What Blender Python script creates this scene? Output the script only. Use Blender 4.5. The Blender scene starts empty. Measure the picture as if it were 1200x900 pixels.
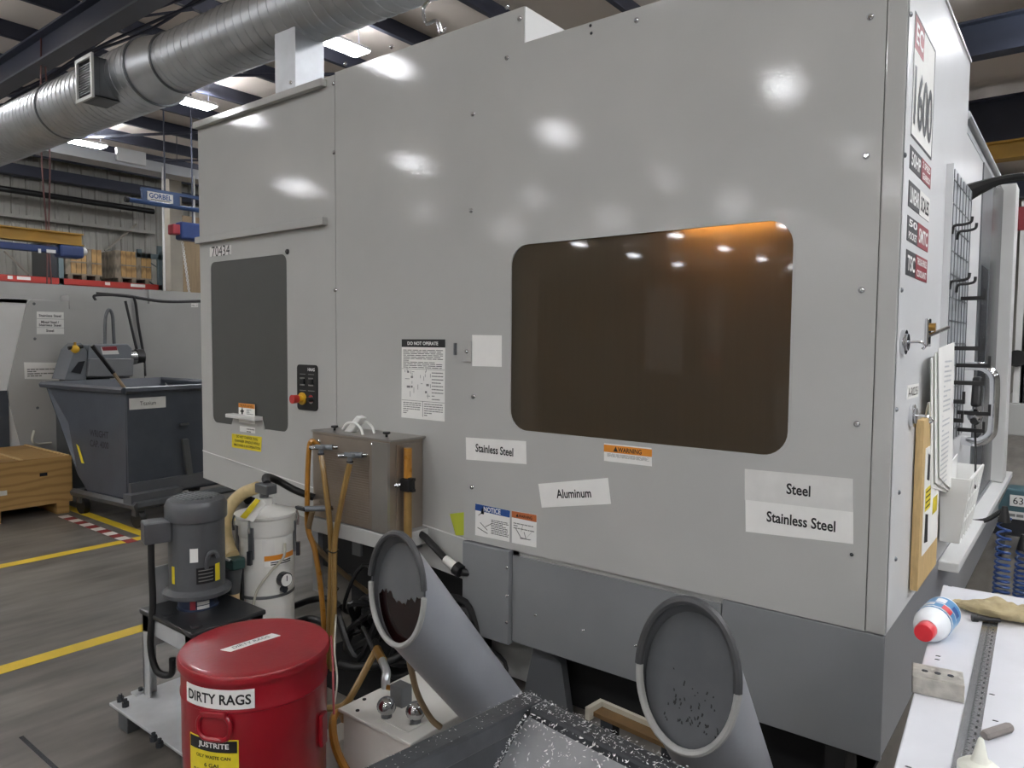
import bpy, bmesh, math, random
from mathutils import Vector, Matrix
random.seed(7)
sc = bpy.context.scene
COL = sc.collection
R = math.radians

# ------------------------------------------------------------------ camera
YAW, PIT, ROL, FPX, CAMH = R(38.133), R(3.24), R(0.46), 853.0, 1.55
cam_f = Vector((-math.sin(YAW)*math.cos(PIT), math.cos(YAW)*math.cos(PIT), -math.sin(PIT)))
_r = Vector((math.cos(YAW), math.sin(YAW), 0)); _u = _r.cross(cam_f)
cam_r = _r*math.cos(ROL) + _u*math.sin(ROL); cam_u = _u*math.cos(ROL) - _r*math.sin(ROL)
cam_p = Vector((0, 0, CAMH))
cd = bpy.data.cameras.new('camera'); cam = bpy.data.objects.new('camera', cd); COL.objects.link(cam)
cam.matrix_world = Matrix(((cam_r.x, cam_u.x, -cam_f.x, cam_p.x), (cam_r.y, cam_u.y, -cam_f.y, cam_p.y),
                           (cam_r.z, cam_u.z, -cam_f.z, cam_p.z), (0, 0, 0, 1)))
cd.sensor_width = 36; cd.lens = FPX/1200*36; cd.clip_end = 200; cd.clip_start = 0.05
sc.camera = cam
# ------------------------------------------------------------------ world, view
wd = bpy.data.worlds.new('world'); sc.world = wd; wd.use_nodes = True
wd.node_tree.nodes['Background'].inputs[0].default_value = (0.80, 0.84, 0.9, 1)
wd.node_tree.nodes['Background'].inputs[1].default_value = 0.25
sc.view_settings.view_transform = 'Standard'; sc.view_settings.look = 'None'
sc.view_settings.gamma = 1; sc.view_settings.use_curve_mapping = False
sc.view_settings.exposure = 0.0
LAMP = 92.0     # emission strength of the high bay diffusers

def ray(x, y): return cam_f + cam_r*((x-600)/FPX) + cam_u*((450-y)/FPX)
def on(x, y, ax, v):                       # photo pixel -> point on the plane axis=v
    d = ray(x, y); return cam_p + d*((v-cam_p[ax])/d[ax])
def at_x(x, y, v): return on(x, y, 0, v)
def at_y(x, y, v): return on(x, y, 1, v)
def at_z(x, y, v): return on(x, y, 2, v)

# ------------------------------------------------------------------ materials
def lin(h):
    h = h.lstrip('#'); v = [int(h[i:i+2], 16)/255 for i in (0, 2, 4)]
    return tuple((c/12.92 if c <= .04045 else ((c+.055)/1.055)**2.4) for c in v) + (1,)
M = {}
def mat(name, col, rough=.5, metal=0, var=0, scale=8, bump=0, bscale=60, spec=.5, aniso=None, coat=0):
    m = bpy.data.materials.new(name); m.use_nodes = True; nt = m.node_tree; b = nt.nodes['Principled BSDF']
    b.inputs['Base Color'].default_value = lin(col); b.inputs['Roughness'].default_value = rough
    b.inputs['Metallic'].default_value = metal; b.inputs['Specular IOR Level'].default_value = spec
    b.inputs['Coat Weight'].default_value = coat
    tc = nt.nodes.new('ShaderNodeTexCoord')
    src = tc.outputs['Object']
    if aniso:
        mp = nt.nodes.new('ShaderNodeMapping'); mp.inputs['Scale'].default_value = aniso
        nt.links.new(src, mp.inputs[0]); src = mp.outputs[0]
    if var:
        n = nt.nodes.new('ShaderNodeTexNoise'); n.inputs['Scale'].default_value = scale; n.inputs['Detail'].default_value = 5
        nt.links.new(src, n.inputs['Vector'])
        r = nt.nodes.new('ShaderNodeValToRGB'); c = lin(col)
        r.color_ramp.elements[0].position = .3; r.color_ramp.elements[1].position = .7
        r.color_ramp.elements[0].color = tuple(min(1, k*(1-var)) for k in c[:3]) + (1,)
        r.color_ramp.elements[1].color = tuple(min(1, k*(1+var)) for k in c[:3]) + (1,)
        nt.links.new(n.outputs['Fac'], r.inputs[0]); nt.links.new(r.outputs[0], b.inputs['Base Color'])
        mr = nt.nodes.new('ShaderNodeMapRange'); mr.inputs[3].default_value = max(.02, rough*(1-var*.6)); mr.inputs[4].default_value = min(1, rough*(1+var*.6))
        nt.links.new(n.outputs['Fac'], mr.inputs[0]); nt.links.new(mr.outputs[0], b.inputs['Roughness'])
    if bump:
        n2 = nt.nodes.new('ShaderNodeTexNoise'); n2.inputs['Scale'].default_value = bscale; n2.inputs['Detail'].default_value = 3
        nt.links.new(src, n2.inputs['Vector'])
        bp = nt.nodes.new('ShaderNodeBump'); bp.inputs['Strength'].default_value = bump; bp.inputs['Distance'].default_value = .01
        nt.links.new(n2.outputs['Fac'], bp.inputs['Height']); nt.links.new(bp.outputs[0], b.inputs['Normal'])
    M[name] = m; return m
def emit(name, col, s):
    m = bpy.data.materials.new(name); m.use_nodes = True; nt = m.node_tree; nt.nodes.clear()
    e = nt.nodes.new('ShaderNodeEmission'); e.inputs[0].default_value = lin(col); e.inputs[1].default_value = s
    o = nt.nodes.new('ShaderNodeOutputMaterial'); nt.links.new(e.outputs[0], o.inputs[0]); M[name] = m; return m

mat('paint', '#b3b3b0', .06, 0, .03, 3, .02, 110, spec=.24)
mat('paint_front', '#d3d4d5', .34, 0, .03, 3, .03, 140)
mat('paint_white', '#dcdcda', .3, 0, .03, 4, .04, 140)
mat('skirt', '#7e8083', .3, 0, .06, 3, .05, 120)
mat('skirt_dark', '#5b5d60', .35, 0, .06, 3, .04, 120)
mat('black', '#121213', .45)
mat('under_shade', '#0b0b0c', .9)  # near-black standing in for the shade under the machine
mat('rubber', '#111112', .5, 0, .15, 12)
mat('pane_dark', '#4b4c4a', .28, 0, .05, 5, .03, 90)
mat('steel', '#b7b8ba', .22, 1, .05, 20)
mat('chrome', '#d6d7da', .09, 1)
mat('stainless', '#aaa7a2', .34, .85, .06, 7, .03, 80)
mat('stainless_warm', '#a79d92', .38, .8, .10, 5, .04, 60)
mat('galv', '#c2c5c8', .40, 1, .10, 5, .04, 30)
mat('galv_dark', '#74777a', .4, .8, .1, 8)
mat('paper', '#ecebe7', .7, 0, .02, 20)
mat('paper_old', '#d9d8d4', .7, 0, .05, 16)
mat('ink', '#141414', .6)
mat('ink_grey', '#7a7a78', .7)
mat('white_ink', '#f2f2f0', .6)
mat('safety_orange', '#d98a2b', .5)
mat('warn_orange', '#b8683b', .5)
mat('safety_blue', '#1f4a8c', .5)
mat('safety_yellow', '#e3cf2e', .5, 0, .08, 30)
mat('sign_red', '#8e2a34', .45)
mat('sign_black', '#2b2b2f', .45)
mat('red_paint', '#8c0f1e', .3, 0, .10, 5, .05, 60, coat=.15)
mat('red_knob', '#c23a36', .35)
mat('yellow_plastic', '#dcae2c', .4)
mat('motor', '#55575a', .36, .2, .08, 12, .1, 160)
mat('motor_blue', '#2f3950', .4, .1, .1, 10)
mat('frame_grey', '#b3b5b6', .4, .2, .12, 8, .05, 60)
mat('plate_dark', '#2e2f31', .32, .3, .2, 9)
mat('white_enamel', '#dddcd6', .28, 0, .05, 9, .04, 80)
mat('hose_tan', '#c6b284', .5, 0, .10, 30)
mat('hose_amber', '#a9762f', .28, 0, .16, 14)
mat('hose_olive', '#8d7040', .3, 0, .16, 14)
mat('clear_tube', '#b9b6a8', .2)
mat('valve_grey', '#7d8288', .4, .2)
mat('brass', '#b08a4a', .3, 1)
mat('tube_grey', '#8d9096', .3, 0, .06, 4, .03, 60)
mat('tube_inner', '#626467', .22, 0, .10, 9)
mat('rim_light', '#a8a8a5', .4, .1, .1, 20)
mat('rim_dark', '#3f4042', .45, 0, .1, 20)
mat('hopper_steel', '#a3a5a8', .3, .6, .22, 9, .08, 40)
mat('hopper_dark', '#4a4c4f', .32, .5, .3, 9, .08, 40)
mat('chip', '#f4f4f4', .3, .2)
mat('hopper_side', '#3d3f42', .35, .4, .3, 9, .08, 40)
mat('chip_dark', '#1a1a1c', .5)
mat('hopper_paint', '#4a4f57', .38, .1, .12, 5, .05, 40)
mat('ink_faint', '#2c2f35', .6)
mat('blue_paint', '#2e4a77', .4, 0, .06, 6)
mat('blue_deep', '#22386b', .4, 0, .06, 6)
mat('yellow_beam', '#b78f3a', .5, 0, .10, 4)
mat('dark_steel', '#3c4050', .5, .1, .1, 2)
mat('flange_grey', '#5d6069', .5, .1, .1, 2)
mat('purlin', '#3a3d4b', .5, .1, .08, 2)
mat('rafter_side', '#4a5163', .5, .1, .06, 2)
mat('ceiling', '#dcd2c8', .8, 0, .05, .6)
mat('siding', '#a3a199', .5, .1, .05, 2)
mat('column', '#a29c90', .6, 0, .06, 4)
mat('rack_red', '#b53b34', .5)
mat('rack_green', '#66757a', .5)
mat('tray_white', '#b4b6b8', .4, .3)
mat('brown_panel', '#8a765a', .6, 0, .12, 3, aniso=(8, 8, 1))
mat('tape_yellow', '#d9b92c', .5, 0, .10, 5)
mat('tape_red', '#8f2a2a', .5)
mat('tape_white', '#dedbd4', .5)
mat('table_white', '#d2d3d8', .25, 0, .03, 12)
mat('aluminium', '#b9b5ac', .35, .9, .2, 40, .2, 90)
mat('rust_edge', '#b79a6a', .5, .4, .25, 40)
mat('rag', '#a99b78', .9, 0, .18, 25, .4, 90)
mat('bottle_white', '#e8ecef', .25)
mat('bottle_blue', '#3a7fb0', .3)
mat('cap_red', '#d2333b', .35)
mat('stone', '#7a7470', .7, 0, .1, 40)
mat('basket', '#ebebe8', .35)
mat('pegboard', '#b9bcc0', .35, .4, .05, 20)
mat('coil_blue', '#27457f', .3)
mat('teal', '#4c6a72', .45)
mat('green_dark', '#2f4a46', .5)
mat('tan_edge', '#c9ab78', .55, 0, .12, 20, aniso=(6, 6, 1))
mat('cloudy_plastic', '#e6e6da', .3)
mat('dark_red', '#140404', .12, 0, .3, 20)  # dark red of the patch in one tube mouth
mat('far_dark', '#2b2d31', .25)
emit('lamp_glow', '#f6f8fc', LAMP)
emit('warm_glow', '#ffcd86', 330)
mat('cord_red', '#6a4340', .5)
emit('uplight_glow', '#f6f8fc', LAMP*2.2)
emit('fill_glow', '#f6f8fc', LAMP*.6)  # glow of the fill lights added over the aisle

def wood(name, base, dark, scale=(1, 1, 1), wscale=3.0, dist=6):
    m = bpy.data.materials.new(name); m.use_nodes = True; nt = m.node_tree; b = nt.nodes['Principled BSDF']
    tc = nt.nodes.new('ShaderNodeTexCoord'); mp = nt.nodes.new('ShaderNodeMapping'); mp.inputs['Scale'].default_value = scale
    w = nt.nodes.new('ShaderNodeTexWave'); w.inputs['Scale'].default_value = wscale; w.inputs['Distortion'].default_value = dist
    w.bands_direction = 'Z'; w.inputs['Detail'].default_value = 3; w.inputs['Detail Scale'].default_value = .8
    r = nt.nodes.new('ShaderNodeValToRGB'); r.color_ramp.elements[0].color = lin(dark); r.color_ramp.elements[1].color = lin(base)
    r.color_ramp.elements[0].position = .0; r.color_ramp.elements[1].position = .55
    nt.links.new(tc.outputs['Object'], mp.inputs[0]); nt.links.new(mp.outputs[0], w.inputs[0]); nt.links.new(w.outputs[0], r.inputs[0])
    nt.links.new(r.outputs[0], b.inputs['Base Color']); b.inputs['Roughness'].default_value = .6; M[name] = m
wood('plywood', '#b28d56', '#9b7845', (.6, .6, 2.2), 2.2, 9)
wood('crate_wood', '#b5925f', '#93744a', (6, 6, .5), 2, 4)
wood('crate_grey', '#8d8272', '#6f665a', (6, 6, .5), 2, 4)

def concrete():
    m = bpy.data.materials.new('concrete'); m.use_nodes = True; nt = m.node_tree; b = nt.nodes['Principled BSDF']
    tc = nt.nodes.new('ShaderNodeTexCoord')
    n = nt.nodes.new('ShaderNodeTexNoise'); n.inputs['Scale'].default_value = 1.3; n.inputs['Detail'].default_value = 8; n.inputs['Roughness'].default_value = .6
    mp = nt.nodes.new('ShaderNodeMapping'); mp.inputs['Scale'].default_value = (4.5, .9, 1); mp.inputs['Rotation'].default_value = (0, 0, R(8))
    n2 = nt.nodes.new('ShaderNodeTexNoise'); n2.inputs['Scale'].default_value = 2.2; n2.inputs['Detail'].default_value = 6
    nt.links.new(tc.outputs['Object'], n.inputs['Vector']); nt.links.new(tc.outputs['Object'], mp.inputs[0]); nt.links.new(mp.outputs[0], n2.inputs['Vector'])
    mx = nt.nodes.new('ShaderNodeMath'); mx.operation = 'ADD'; nt.links.new(n.outputs['Fac'], mx.inputs[0]); nt.links.new(n2.outputs['Fac'], mx.inputs[1])
    r = nt.nodes.new('ShaderNodeValToRGB'); r.color_ramp.elements[0].position = .38; r.color_ramp.elements[1].position = .64
    mh = nt.nodes.new('ShaderNodeMath'); mh.operation = 'MULTIPLY'; mh.inputs[1].default_value = .5; nt.links.new(mx.outputs[0], mh.inputs[0])
    r.color_ramp.elements[0].color = lin('#524e49'); r.color_ramp.elements[1].color = lin('#7f7a73')
    nt.links.new(mh.outputs[0], r.inputs[0]); nt.links.new(r.outputs[0], b.inputs['Base Color'])
    mr = nt.nodes.new('ShaderNodeMapRange'); mr.inputs[3].default_value = .22; mr.inputs[4].default_value = .55
    nt.links.new(n.outputs['Fac'], mr.inputs[0]); nt.links.new(mr.outputs[0], b.inputs['Roughness']); M['concrete'] = m
mat('plank_dark', '#5c4526', .6, 0, .2, 20)
mat('frame_beige', '#a8a294', .5)
mat('tag_lime', '#b4bd3c', .5)
concrete()

def amber_pane():
    m = bpy.data.materials.new('amber_pane'); m.use_nodes = True; nt = m.node_tree; nt.nodes.clear()
    o = nt.nodes.new('ShaderNodeOutputMaterial'); t = nt.nodes.new('ShaderNodeBsdfTransparent'); t.inputs[0].default_value = (.20, .185, .16, 1)
    g = nt.nodes.new('ShaderNodeBsdfGlossy'); g.inputs['Roughness'].default_value = .035; g.inputs[0].default_value = (.9, .9, .9, 1)
    d = nt.nodes.new('ShaderNodeBsdfDiffuse'); d.inputs[0].default_value = lin('#8d8475')
    tr = nt.nodes.new('ShaderNodeBsdfTranslucent'); tr.inputs[0].default_value = lin('#b09468')
    md = nt.nodes.new('ShaderNodeMixShader'); md.inputs[0].default_value = .55; nt.links.new(d.outputs[0], md.inputs[1]); nt.links.new(tr.outputs[0], md.inputs[2])
    tc = nt.nodes.new('ShaderNodeTexCoord'); mp = nt.nodes.new('ShaderNodeMapping'); mp.inputs['Scale'].default_value = (14, 14, .8)
    n = nt.nodes.new('ShaderNodeTexNoise'); n.inputs['Scale'].default_value = 4; n.inputs['Detail'].default_value = 6
    nt.links.new(tc.outputs['Object'], mp.inputs[0]); nt.links.new(mp.outputs[0], n.inputs['Vector'])
    mr = nt.nodes.new('ShaderNodeMapRange'); mr.inputs[1].default_value = .35; mr.inputs[2].default_value = .75; mr.inputs[3].default_value = .37; mr.inputs[4].default_value = .385
    nt.links.new(n.outputs['Fac'], mr.inputs[0])
    m1 = nt.nodes.new('ShaderNodeMixShader'); nt.links.new(mr.outputs[0], m1.inputs[0]); nt.links.new(t.outputs[0], m1.inputs[1]); nt.links.new(md.outputs[0], m1.inputs[2])
    fr = nt.nodes.new('ShaderNodeFresnel'); fr.inputs[0].default_value = 1.4
    m2 = nt.nodes.new('ShaderNodeMixShader'); nt.links.new(fr.outputs[0], m2.inputs[0]); nt.links.new(m1.outputs[0], m2.inputs[1]); nt.links.new(g.outputs[0], m2.inputs[2])
    nt.links.new(m2.outputs[0], o.inputs[0]); M['amber_pane'] = m
amber_pane()

# ------------------------------------------------------------------ mesh helpers
ORG = {}
class Face:                                  # a flat surface: a along u, b along v, d outwards along n
    def __init__(s, o, u, v): s.o, s.u, s.v = Vector(o), Vector(u).normalized(), Vector(v).normalized(); s.n = s.u.cross(s.v)
    def p(s, a, b, d=0): return s.o + s.u*a + s.v*b + s.n*d
class MB:
    def __init__(s): s.v = []; s.f = []
    def add(s, vs, fs):
        k = len(s.v); s.v += [tuple(v) for v in vs]; s.f += [tuple(i+k for i in f) for f in fs]; return s
    def box(s, x0, x1, y0, y1, z0, z1):
        return s.add([(x0,y0,z0),(x1,y0,z0),(x1,y1,z0),(x0,y1,z0),(x0,y0,z1),(x1,y0,z1),(x1,y1,z1),(x0,y1,z1)],
                     [(0,3,2,1),(4,5,6,7),(0,1,5,4),(1,2,6,5),(2,3,7,6),(3,0,4,7)])
    def rect(s, F, a0, a1, b0, b1, d0, d1):
        return s.poly(F, [(a0,b0),(a1,b0),(a1,b1),(a0,b1)], d0, d1)
    def poly(s, F, pts, d0, d1):             # prism over a polygon (ccw) in face coordinates
        n = len(pts); vs = [F.p(a, b, d0) for a, b in pts] + [F.p(a, b, d1) for a, b in pts]
        fs = [tuple(range(n-1, -1, -1)), tuple(range(n, 2*n))] + [(i, (i+1) % n, n+(i+1) % n, n+i) for i in range(n)]
        return s.add(vs, fs)
    def ring(s, F, outer, inner, d0, d1):    # plate with a hole, both outlines with equal point counts
        n = len(outer)
        vs = [F.p(a,b,d0) for a,b in outer]+[F.p(a,b,d0) for a,b in inner]+[F.p(a,b,d1) for a,b in outer]+[F.p(a,b,d1) for a,b in inner]
        fs = []
        for i in range(n):
            j = (i+1) % n
            fs += [(i, n+i, n+j, j), (2*n+i, 2*n+j, 3*n+j, 3*n+i), (i, j, 2*n+j, 2*n+i), (n+j, n+i, 3*n+i, 3*n+j)]
        return s.add(vs, fs)
    def cyl(s, p0, p1, r0, r1=None, n=16, caps=True):
        r1 = r0 if r1 is None else r1
        p0, p1 = Vector(p0), Vector(p1); t = (p1-p0).normalized()
        a = t.orthogonal().normalized(); b = t.cross(a)
        vs = []
        for p, r in ((p0, r0), (p1, r1)):
            for i in range(n):
                q = 2*math.pi*i/n; vs.append(p + a*(r*math.cos(q)) + b*(r*math.sin(q)))
        fs = [(i, (i+1) % n, n+(i+1) % n, n+i) for i in range(n)]
        if caps: fs += [tuple(range(n-1, -1, -1)), tuple(range(n, 2*n))]
        return s.add(vs, fs)
    def lathe(s, o, prof, n=24, axis='z', caps=True):  # prof: (radius, height)
        o = Vector(o); vs = []; m = len(prof)
        for r, h in prof:
            for i in range(n):
                q = 2*math.pi*i/n; c, d = r*math.cos(q), r*math.sin(q)
                vs.append(o + (Vector((c, d, h)) if axis == 'z' else Vector((h, c, d)) if axis == 'x' else Vector((d, h, c))))
        fs = [(k*n+i, k*n+(i+1) % n, (k+1)*n+(i+1) % n, (k+1)*n+i) for k in range(m-1) for i in range(n)]
        if caps: fs += [tuple(range(n-1, -1, -1)), tuple((m-1)*n+i for i in range(n))]
        return s.add(vs, fs)
    def tube(s, pts, r, n=8, caps=True):
        pts = [Vector(p) for p in pts]; m = len(pts); vs = []; a = None
        for k in range(m):
            t = (pts[min(k+1, m-1)] - pts[max(k-1, 0)]).normalized()
            a = t.orthogonal().normalized() if a is None else (a - t*a.dot(t)).normalized()
            b = t.cross(a); rr = r(k/(m-1)) if callable(r) else r
            for i in range(n):
                q = 2*math.pi*i/n; vs.append(pts[k] + a*(rr*math.cos(q)) + b*(rr*math.sin(q)))
        fs = [(k*n+i, k*n+(i+1) % n, (k+1)*n+(i+1) % n, (k+1)*n+i) for k in range(m-1) for i in range(n)]
        if caps: fs += [tuple(range(n-1, -1, -1)), tuple((m-1)*n+i for i in range(n))]
        return s.add(vs, fs)
    def sphere(s, c, r, n=16, m=10, sq=(1, 1, 1)):
        c = Vector(c); prof = []
        vs = []; 
        for k in range(1, m):
            th = math.pi*k/m
            for i in range(n):
                q = 2*math.pi*i/n; vs.append(c + Vector((r*sq[0]*math.sin(th)*math.cos(q), r*sq[1]*math.sin(th)*math.sin(q), r*sq[2]*math.cos(th))))
        t = len(vs); vs += [c + Vector((0, 0, r*sq[2])), c - Vector((0, 0, r*sq[2]))]
        fs = [(k*n+i, (k+1)*n+i, (k+1)*n+(i+1) % n, k*n+(i+1) % n) for k in range(m-2) for i in range(n)]
        fs += [(t, i, (i+1) % n) for i in range(n)] + [(t+1, (m-2)*n+(i+1) % n, (m-2)*n+i) for i in range(n)]
        return s.add(vs, fs)
    def build(s, name, mt, parent=None, smooth=False, bevel=0, local=False, kind=None):
        me = bpy.data.meshes.new(name)
        if parent is not None: off = Vector((0,0,0)) if local else ORG[parent]
        else:
            xs = [v[0] for v in s.v]; ys = [v[1] for v in s.v]; zs = [v[2] for v in s.v]
            off = Vector(((min(xs)+max(xs))/2, (min(ys)+max(ys))/2, min(zs)))
        me.from_pydata([tuple(Vector(v)-off) for v in s.v], [], s.f); me.update()
        bm = bmesh.new(); bm.from_mesh(me); bmesh.ops.recalc_face_normals(bm, faces=bm.faces); bm.to_mesh(me); bm.free()
        me.materials.append(M[mt])
        o = bpy.data.objects.new(name, me); COL.objects.link(o)
        if parent is not None: o.parent = parent; ORG[o] = ORG[parent]
        else: o.location = off; ORG[o] = off
        if smooth: me.polygons.foreach_set('use_smooth', [True]*len(me.polygons)); me.set_sharp_from_angle(angle=R(38))
        if bevel:
            b = o.modifiers.new('bevel', 'BEVEL'); b.width = bevel; b.segments = 2; b.limit_method = 'ANGLE'; b.angle_limit = R(40)
        if kind: o['kind'] = kind
        return o
def thing(name, label, cat, loc, group=None):
    o = bpy.data.objects.new(name, None); COL.objects.link(o); o.location = loc; o.empty_display_size = .1
    ORG[o] = Vector(loc); o['label'] = label; o['category'] = cat
    if group: o['group'] = group
    return o
def tag(o, label, cat, group=None):
    o['label'] = label; o['category'] = cat
    if group: o['group'] = group
    return o
def lab(o, label): o['label'] = label; return o
def copy_tree(o, parent=None, loc=None):
    c = o.copy(); COL.objects.link(c); c.parent = parent; ORG[c] = ORG[o]
    if loc is not None: c.location = loc; ORG[c] = Vector(loc)
    for ch in list(o.children): copy_tree(ch, c)
    return c
def rrect(a0, a1, b0, b1, r, n=6):
    out = []
    for cx, cy, q0 in ((a1-r, b0+r, -90), (a1-r, b1-r, 0), (a0+r, b1-r, 90), (a0+r, b0+r, 180)):
        for i in range(n+1):
            q = R(q0+90*i/n); out.append((cx+r*math.cos(q), cy+r*math.sin(q)))
    return out
def outer_match(a0, a1, b0, b1, inner):      # project the inner outline onto the rectangle
    cx, cy = (a0+a1)/2, (b0+b1)/2; n = len(inner)//4; out = []
    cor = [(a1, b0), (a1, b1), (a0, b1), (a0, b0)]
    for k in range(4): out += [cor[k]]*n
    return out
def spline(pts, n=8):
    P = [Vector(p) for p in pts]; P = [P[0]*2-P[1]] + P + [P[-1]*2-P[-2]]; out = []
    for i in range(1, len(P)-2):
        for k in range(n):
            t = k/n; a, b, c, d = P[i-1], P[i], P[i+1], P[i+2]
            out.append(.5*((2*b) + (c-a)*t + (2*a-5*b+4*c-d)*t*t + (3*b-a-3*c+d)*t**3))
    return out + [P[-2]]
def hose(name, label, cat, pts, r, mt, n=8, seg=8, group=None, parent=None):
    o = MB().tube(spline(pts, seg), r, n).build(name, mt, parent, smooth=True)
    if parent is None: tag(o, label, cat, group)
    return o
_txt = {}
def text(parent, s, F, a, b, h, mt, d=.002, w=None, rot=0, name='lettering', bold=False, align='CENTER'):
    key = (s, bold)
    if key not in _txt:
        cu = bpy.data.curves.new('t', 'FONT'); cu.body = s; cu.align_x = 'CENTER'; cu.align_y = 'CENTER'; cu.size = 1; cu.resolution_u = 3
        if bold: cu.offset = .022
        to = bpy.data.objects.new('t', cu); COL.objects.link(to)
        dg = bpy.context.evaluated_depsgraph_get(); dg.update()
        me = bpy.data.meshes.new_from_object(to.evaluated_get(dg)); 
        bpy.data.objects.remove(to); _txt[key] = [v.co.copy() for v in me.vertices], [tuple(p.vertices) for p in me.polygons]
    vs, fs = _txt[key]
    x0, x1 = min(v.x for v in vs), max(v.x for v in vs); y0, y1 = min(v.y for v in vs), max(v.y for v in vs)
    sy = h/(y1-y0); sx = sy if w is None else w/(x1-x0); c, q = math.cos(rot), math.sin(rot)
    if align == 'LEFT': a = a + (x1-x0)*sx/2
    pts = []
    for v in vs:
        x, y = (v.x-(x0+x1)/2)*sx, (v.y-(y0+y1)/2)*sy
        pts.append(F.p(a+x*c-y*q, b+x*q+y*c, d))
    return MB().add(pts, fs).build(name, mt, parent)
def print_lines(parent, F, a0, a1, b0, b1, n, mt='ink_grey', d=.0022, fill=.45, seed=1):
    rnd = random.Random(seed); m = MB(); st = (b1-b0)/n
    for i in range(n):
        b = b1-(i+.5)*st; a = a0
        while a < a1-(a1-a0)*.05:
            w = (a1-a0)*rnd.uniform(.06, .2); e = min(a+w, a1*1.0)
            m.add([F.p(a, b-st*fill/2, d), F.p(e, b-st*fill/2, d), F.p(e, b+st*fill/2, d), F.p(a, b+st*fill/2, d)], [(0, 1, 2, 3)])
            a = e + (a1-a0)*.02
            if rnd.random() < .06: break
    o = m.build('small_print', mt, parent); return o
# ================================================================== the setting
WX, EX, SY, NY, CZ = -20.0, 14.0, -50.0, 30.0, 6.0
def struct(o): o['kind'] = 'structure'; return o
floor = struct(MB().box(WX-.3, EX+.3, SY-.3, NY+.3, -.2, 0).build('floor', 'concrete'))
MB().box(-3.92, -3.905, -6, 1.1, 0, .0012).build('floor_joint', 'far_dark', floor)
MB().box(-3.2, 1.5, .985, 1.0, 0, .0012).build('floor_joint', 'far_dark', floor)
ceiling = struct(MB().box(WX-.3, EX+.3, SY-.3, NY+.3, CZ, CZ+.1).build('ceiling', 'ceiling'))
wall_back = struct(MB().box(WX-.3, WX-.06, SY, NY, 0, CZ).build('wall_back', 'siding'))
struct(MB().box(EX, EX+.2, SY, NY, 0, CZ).build('wall_right', 'siding'))
struct(MB().box(WX, EX, SY-.2, SY, 0, CZ).build('wall_front', 'siding'))
struct(MB().box(WX, EX, NY, NY+.2, 0, CZ).build('wall_left', 'siding'))
# ribbed siding panels of the far wall (one pressed sheet each)
pm = None
for k in range(46):
    y = 2.0 + k*.31
    if pm is None:
        m = MB(); F = Face((WX-.06, y, 0), (0, 1, 0), (0, 0, 1))
        prof = [(0, 0), (.02, .035), (.06, .035), (.08, .008), (.17, .008), (.18, .016), (.19, .008), (.305, .008), (.31, 0)]
        for (a0, d0), (a1, d1) in zip(prof, prof[1:]):
            m.add([F.p(a0, .02, d0), F.p(a1, .02, d1), F.p(a1, CZ-.02, d1), F.p(a0, CZ-.02, d0)], [(0, 1, 2, 3)])
        pm = m.build('wall_panel', 'siding', wall_back); y0 = y
    else:
        c = pm.copy(); COL.objects.link(c); c.parent = wall_back; c.location.y = y-y0
# purlins along Y, rafters along X
pur = None
for k in range(22):
    x = -19.3 + k*1.45
    if pur is None:
        m = MB(); m.box(x-.005, x+.005, 3, NY, 5.77, 6.0); m.box(x-.005, x+.07, 3, NY, 5.76, 5.772); m.box(x-.07, x+.005, 3, NY, 5.985, 6.0)
        m.box(x+.06, x+.07, 3, NY, 5.772, 5.80); m.box(x-.01, x+.012, 3, NY, 5.77, 5.99)
        pur = m.build('purlin', 'purlin', ceiling); x0 = x
    else:
        c = pur.copy(); COL.objects.link(c); c.parent = ceiling; c.location.x = x-x0
for (y, zb, w, mt) in ((4.12, 5.36, .24, 'dark_steel'), (11.35, 5.30, .24, 'rafter_side'), (15.0, 4.9, .3, 'dark_steel'), (22.6, 5.3, .24, 'dark_steel'), (-3.2, 5.36, .24, 'dark_steel'), (-10.5, 5.36, .24, 'dark_steel')):
    m = MB(); m.box(WX, EX, y-.012, y+.012, zb+.03, 5.76); m.box(WX, EX, y-w/2, y+w/2, 5.73, 5.76)
    rf = m.build('rafter', mt, ceiling); MB().box(WX, EX, y-w/2-.002, y+w/2+.002, zb-.002, zb+.028).build('bottom_flange', 'flange_grey' if mt == 'dark_steel' else mt, rf)
# flange braces rafter to purlin
for k in range(5):
    x = -17.85+k*2.9; MB().cyl((x, 4.2, 5.4), (x+.02, 5.0, 5.78), .018, n=6).build('brace', 'purlin', ceiling)
# diagonal rods and conduit under the deck
for (a, b) in (((-16.9, 6.2, 5.7), (-11.5, 9.3, 5.72)), ((-12.4, 5.2, 5.7), (-7.2, 9.0, 5.72)), ((-18.8, 7.0, 5.7), (-13.7, 11, 5.72))):
    MB().cyl(a, b, .028, n=6).build('tie_rod', 'purlin', ceiling)
for (dy, dz) in ((.30, 5.5), (.36, 5.46), (.44, 5.52)):
    MB().tube(spline([(x, 4.12+dy+.04*math.sin(x*1.7+dy*9), dz+.05*math.sin(x*1.1+dy*20)) for x in [-19+1.6*i for i in range(10)]], 4), .02, 6).build('conduit', 'purlin', ceiling, smooth=True)
# column, eave strut, girt pipe
o = struct(MB().box(-16.35, -16.1, 8.15, 8.43, 0, 5.3).build('trim_1', 'column', bevel=.005))
struct(MB().box(-19.9, -19.6, 3, 20, 5.35, 5.6).build('trim_2', 'dark_steel'))
struct(MB().box(-19.9, -19.75, 3, 9.6, 4.38, 4.46).build('trim_3', 'siding'))
for (a, b) in (((123, 294), (160, 263)), ((5, 294), (33, 321))):
    MB().cyl(at_x(*a, -19.85), at_x(*b, -19.85), .03, n=6).build('wall_brace', 'column', wall_back)
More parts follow.
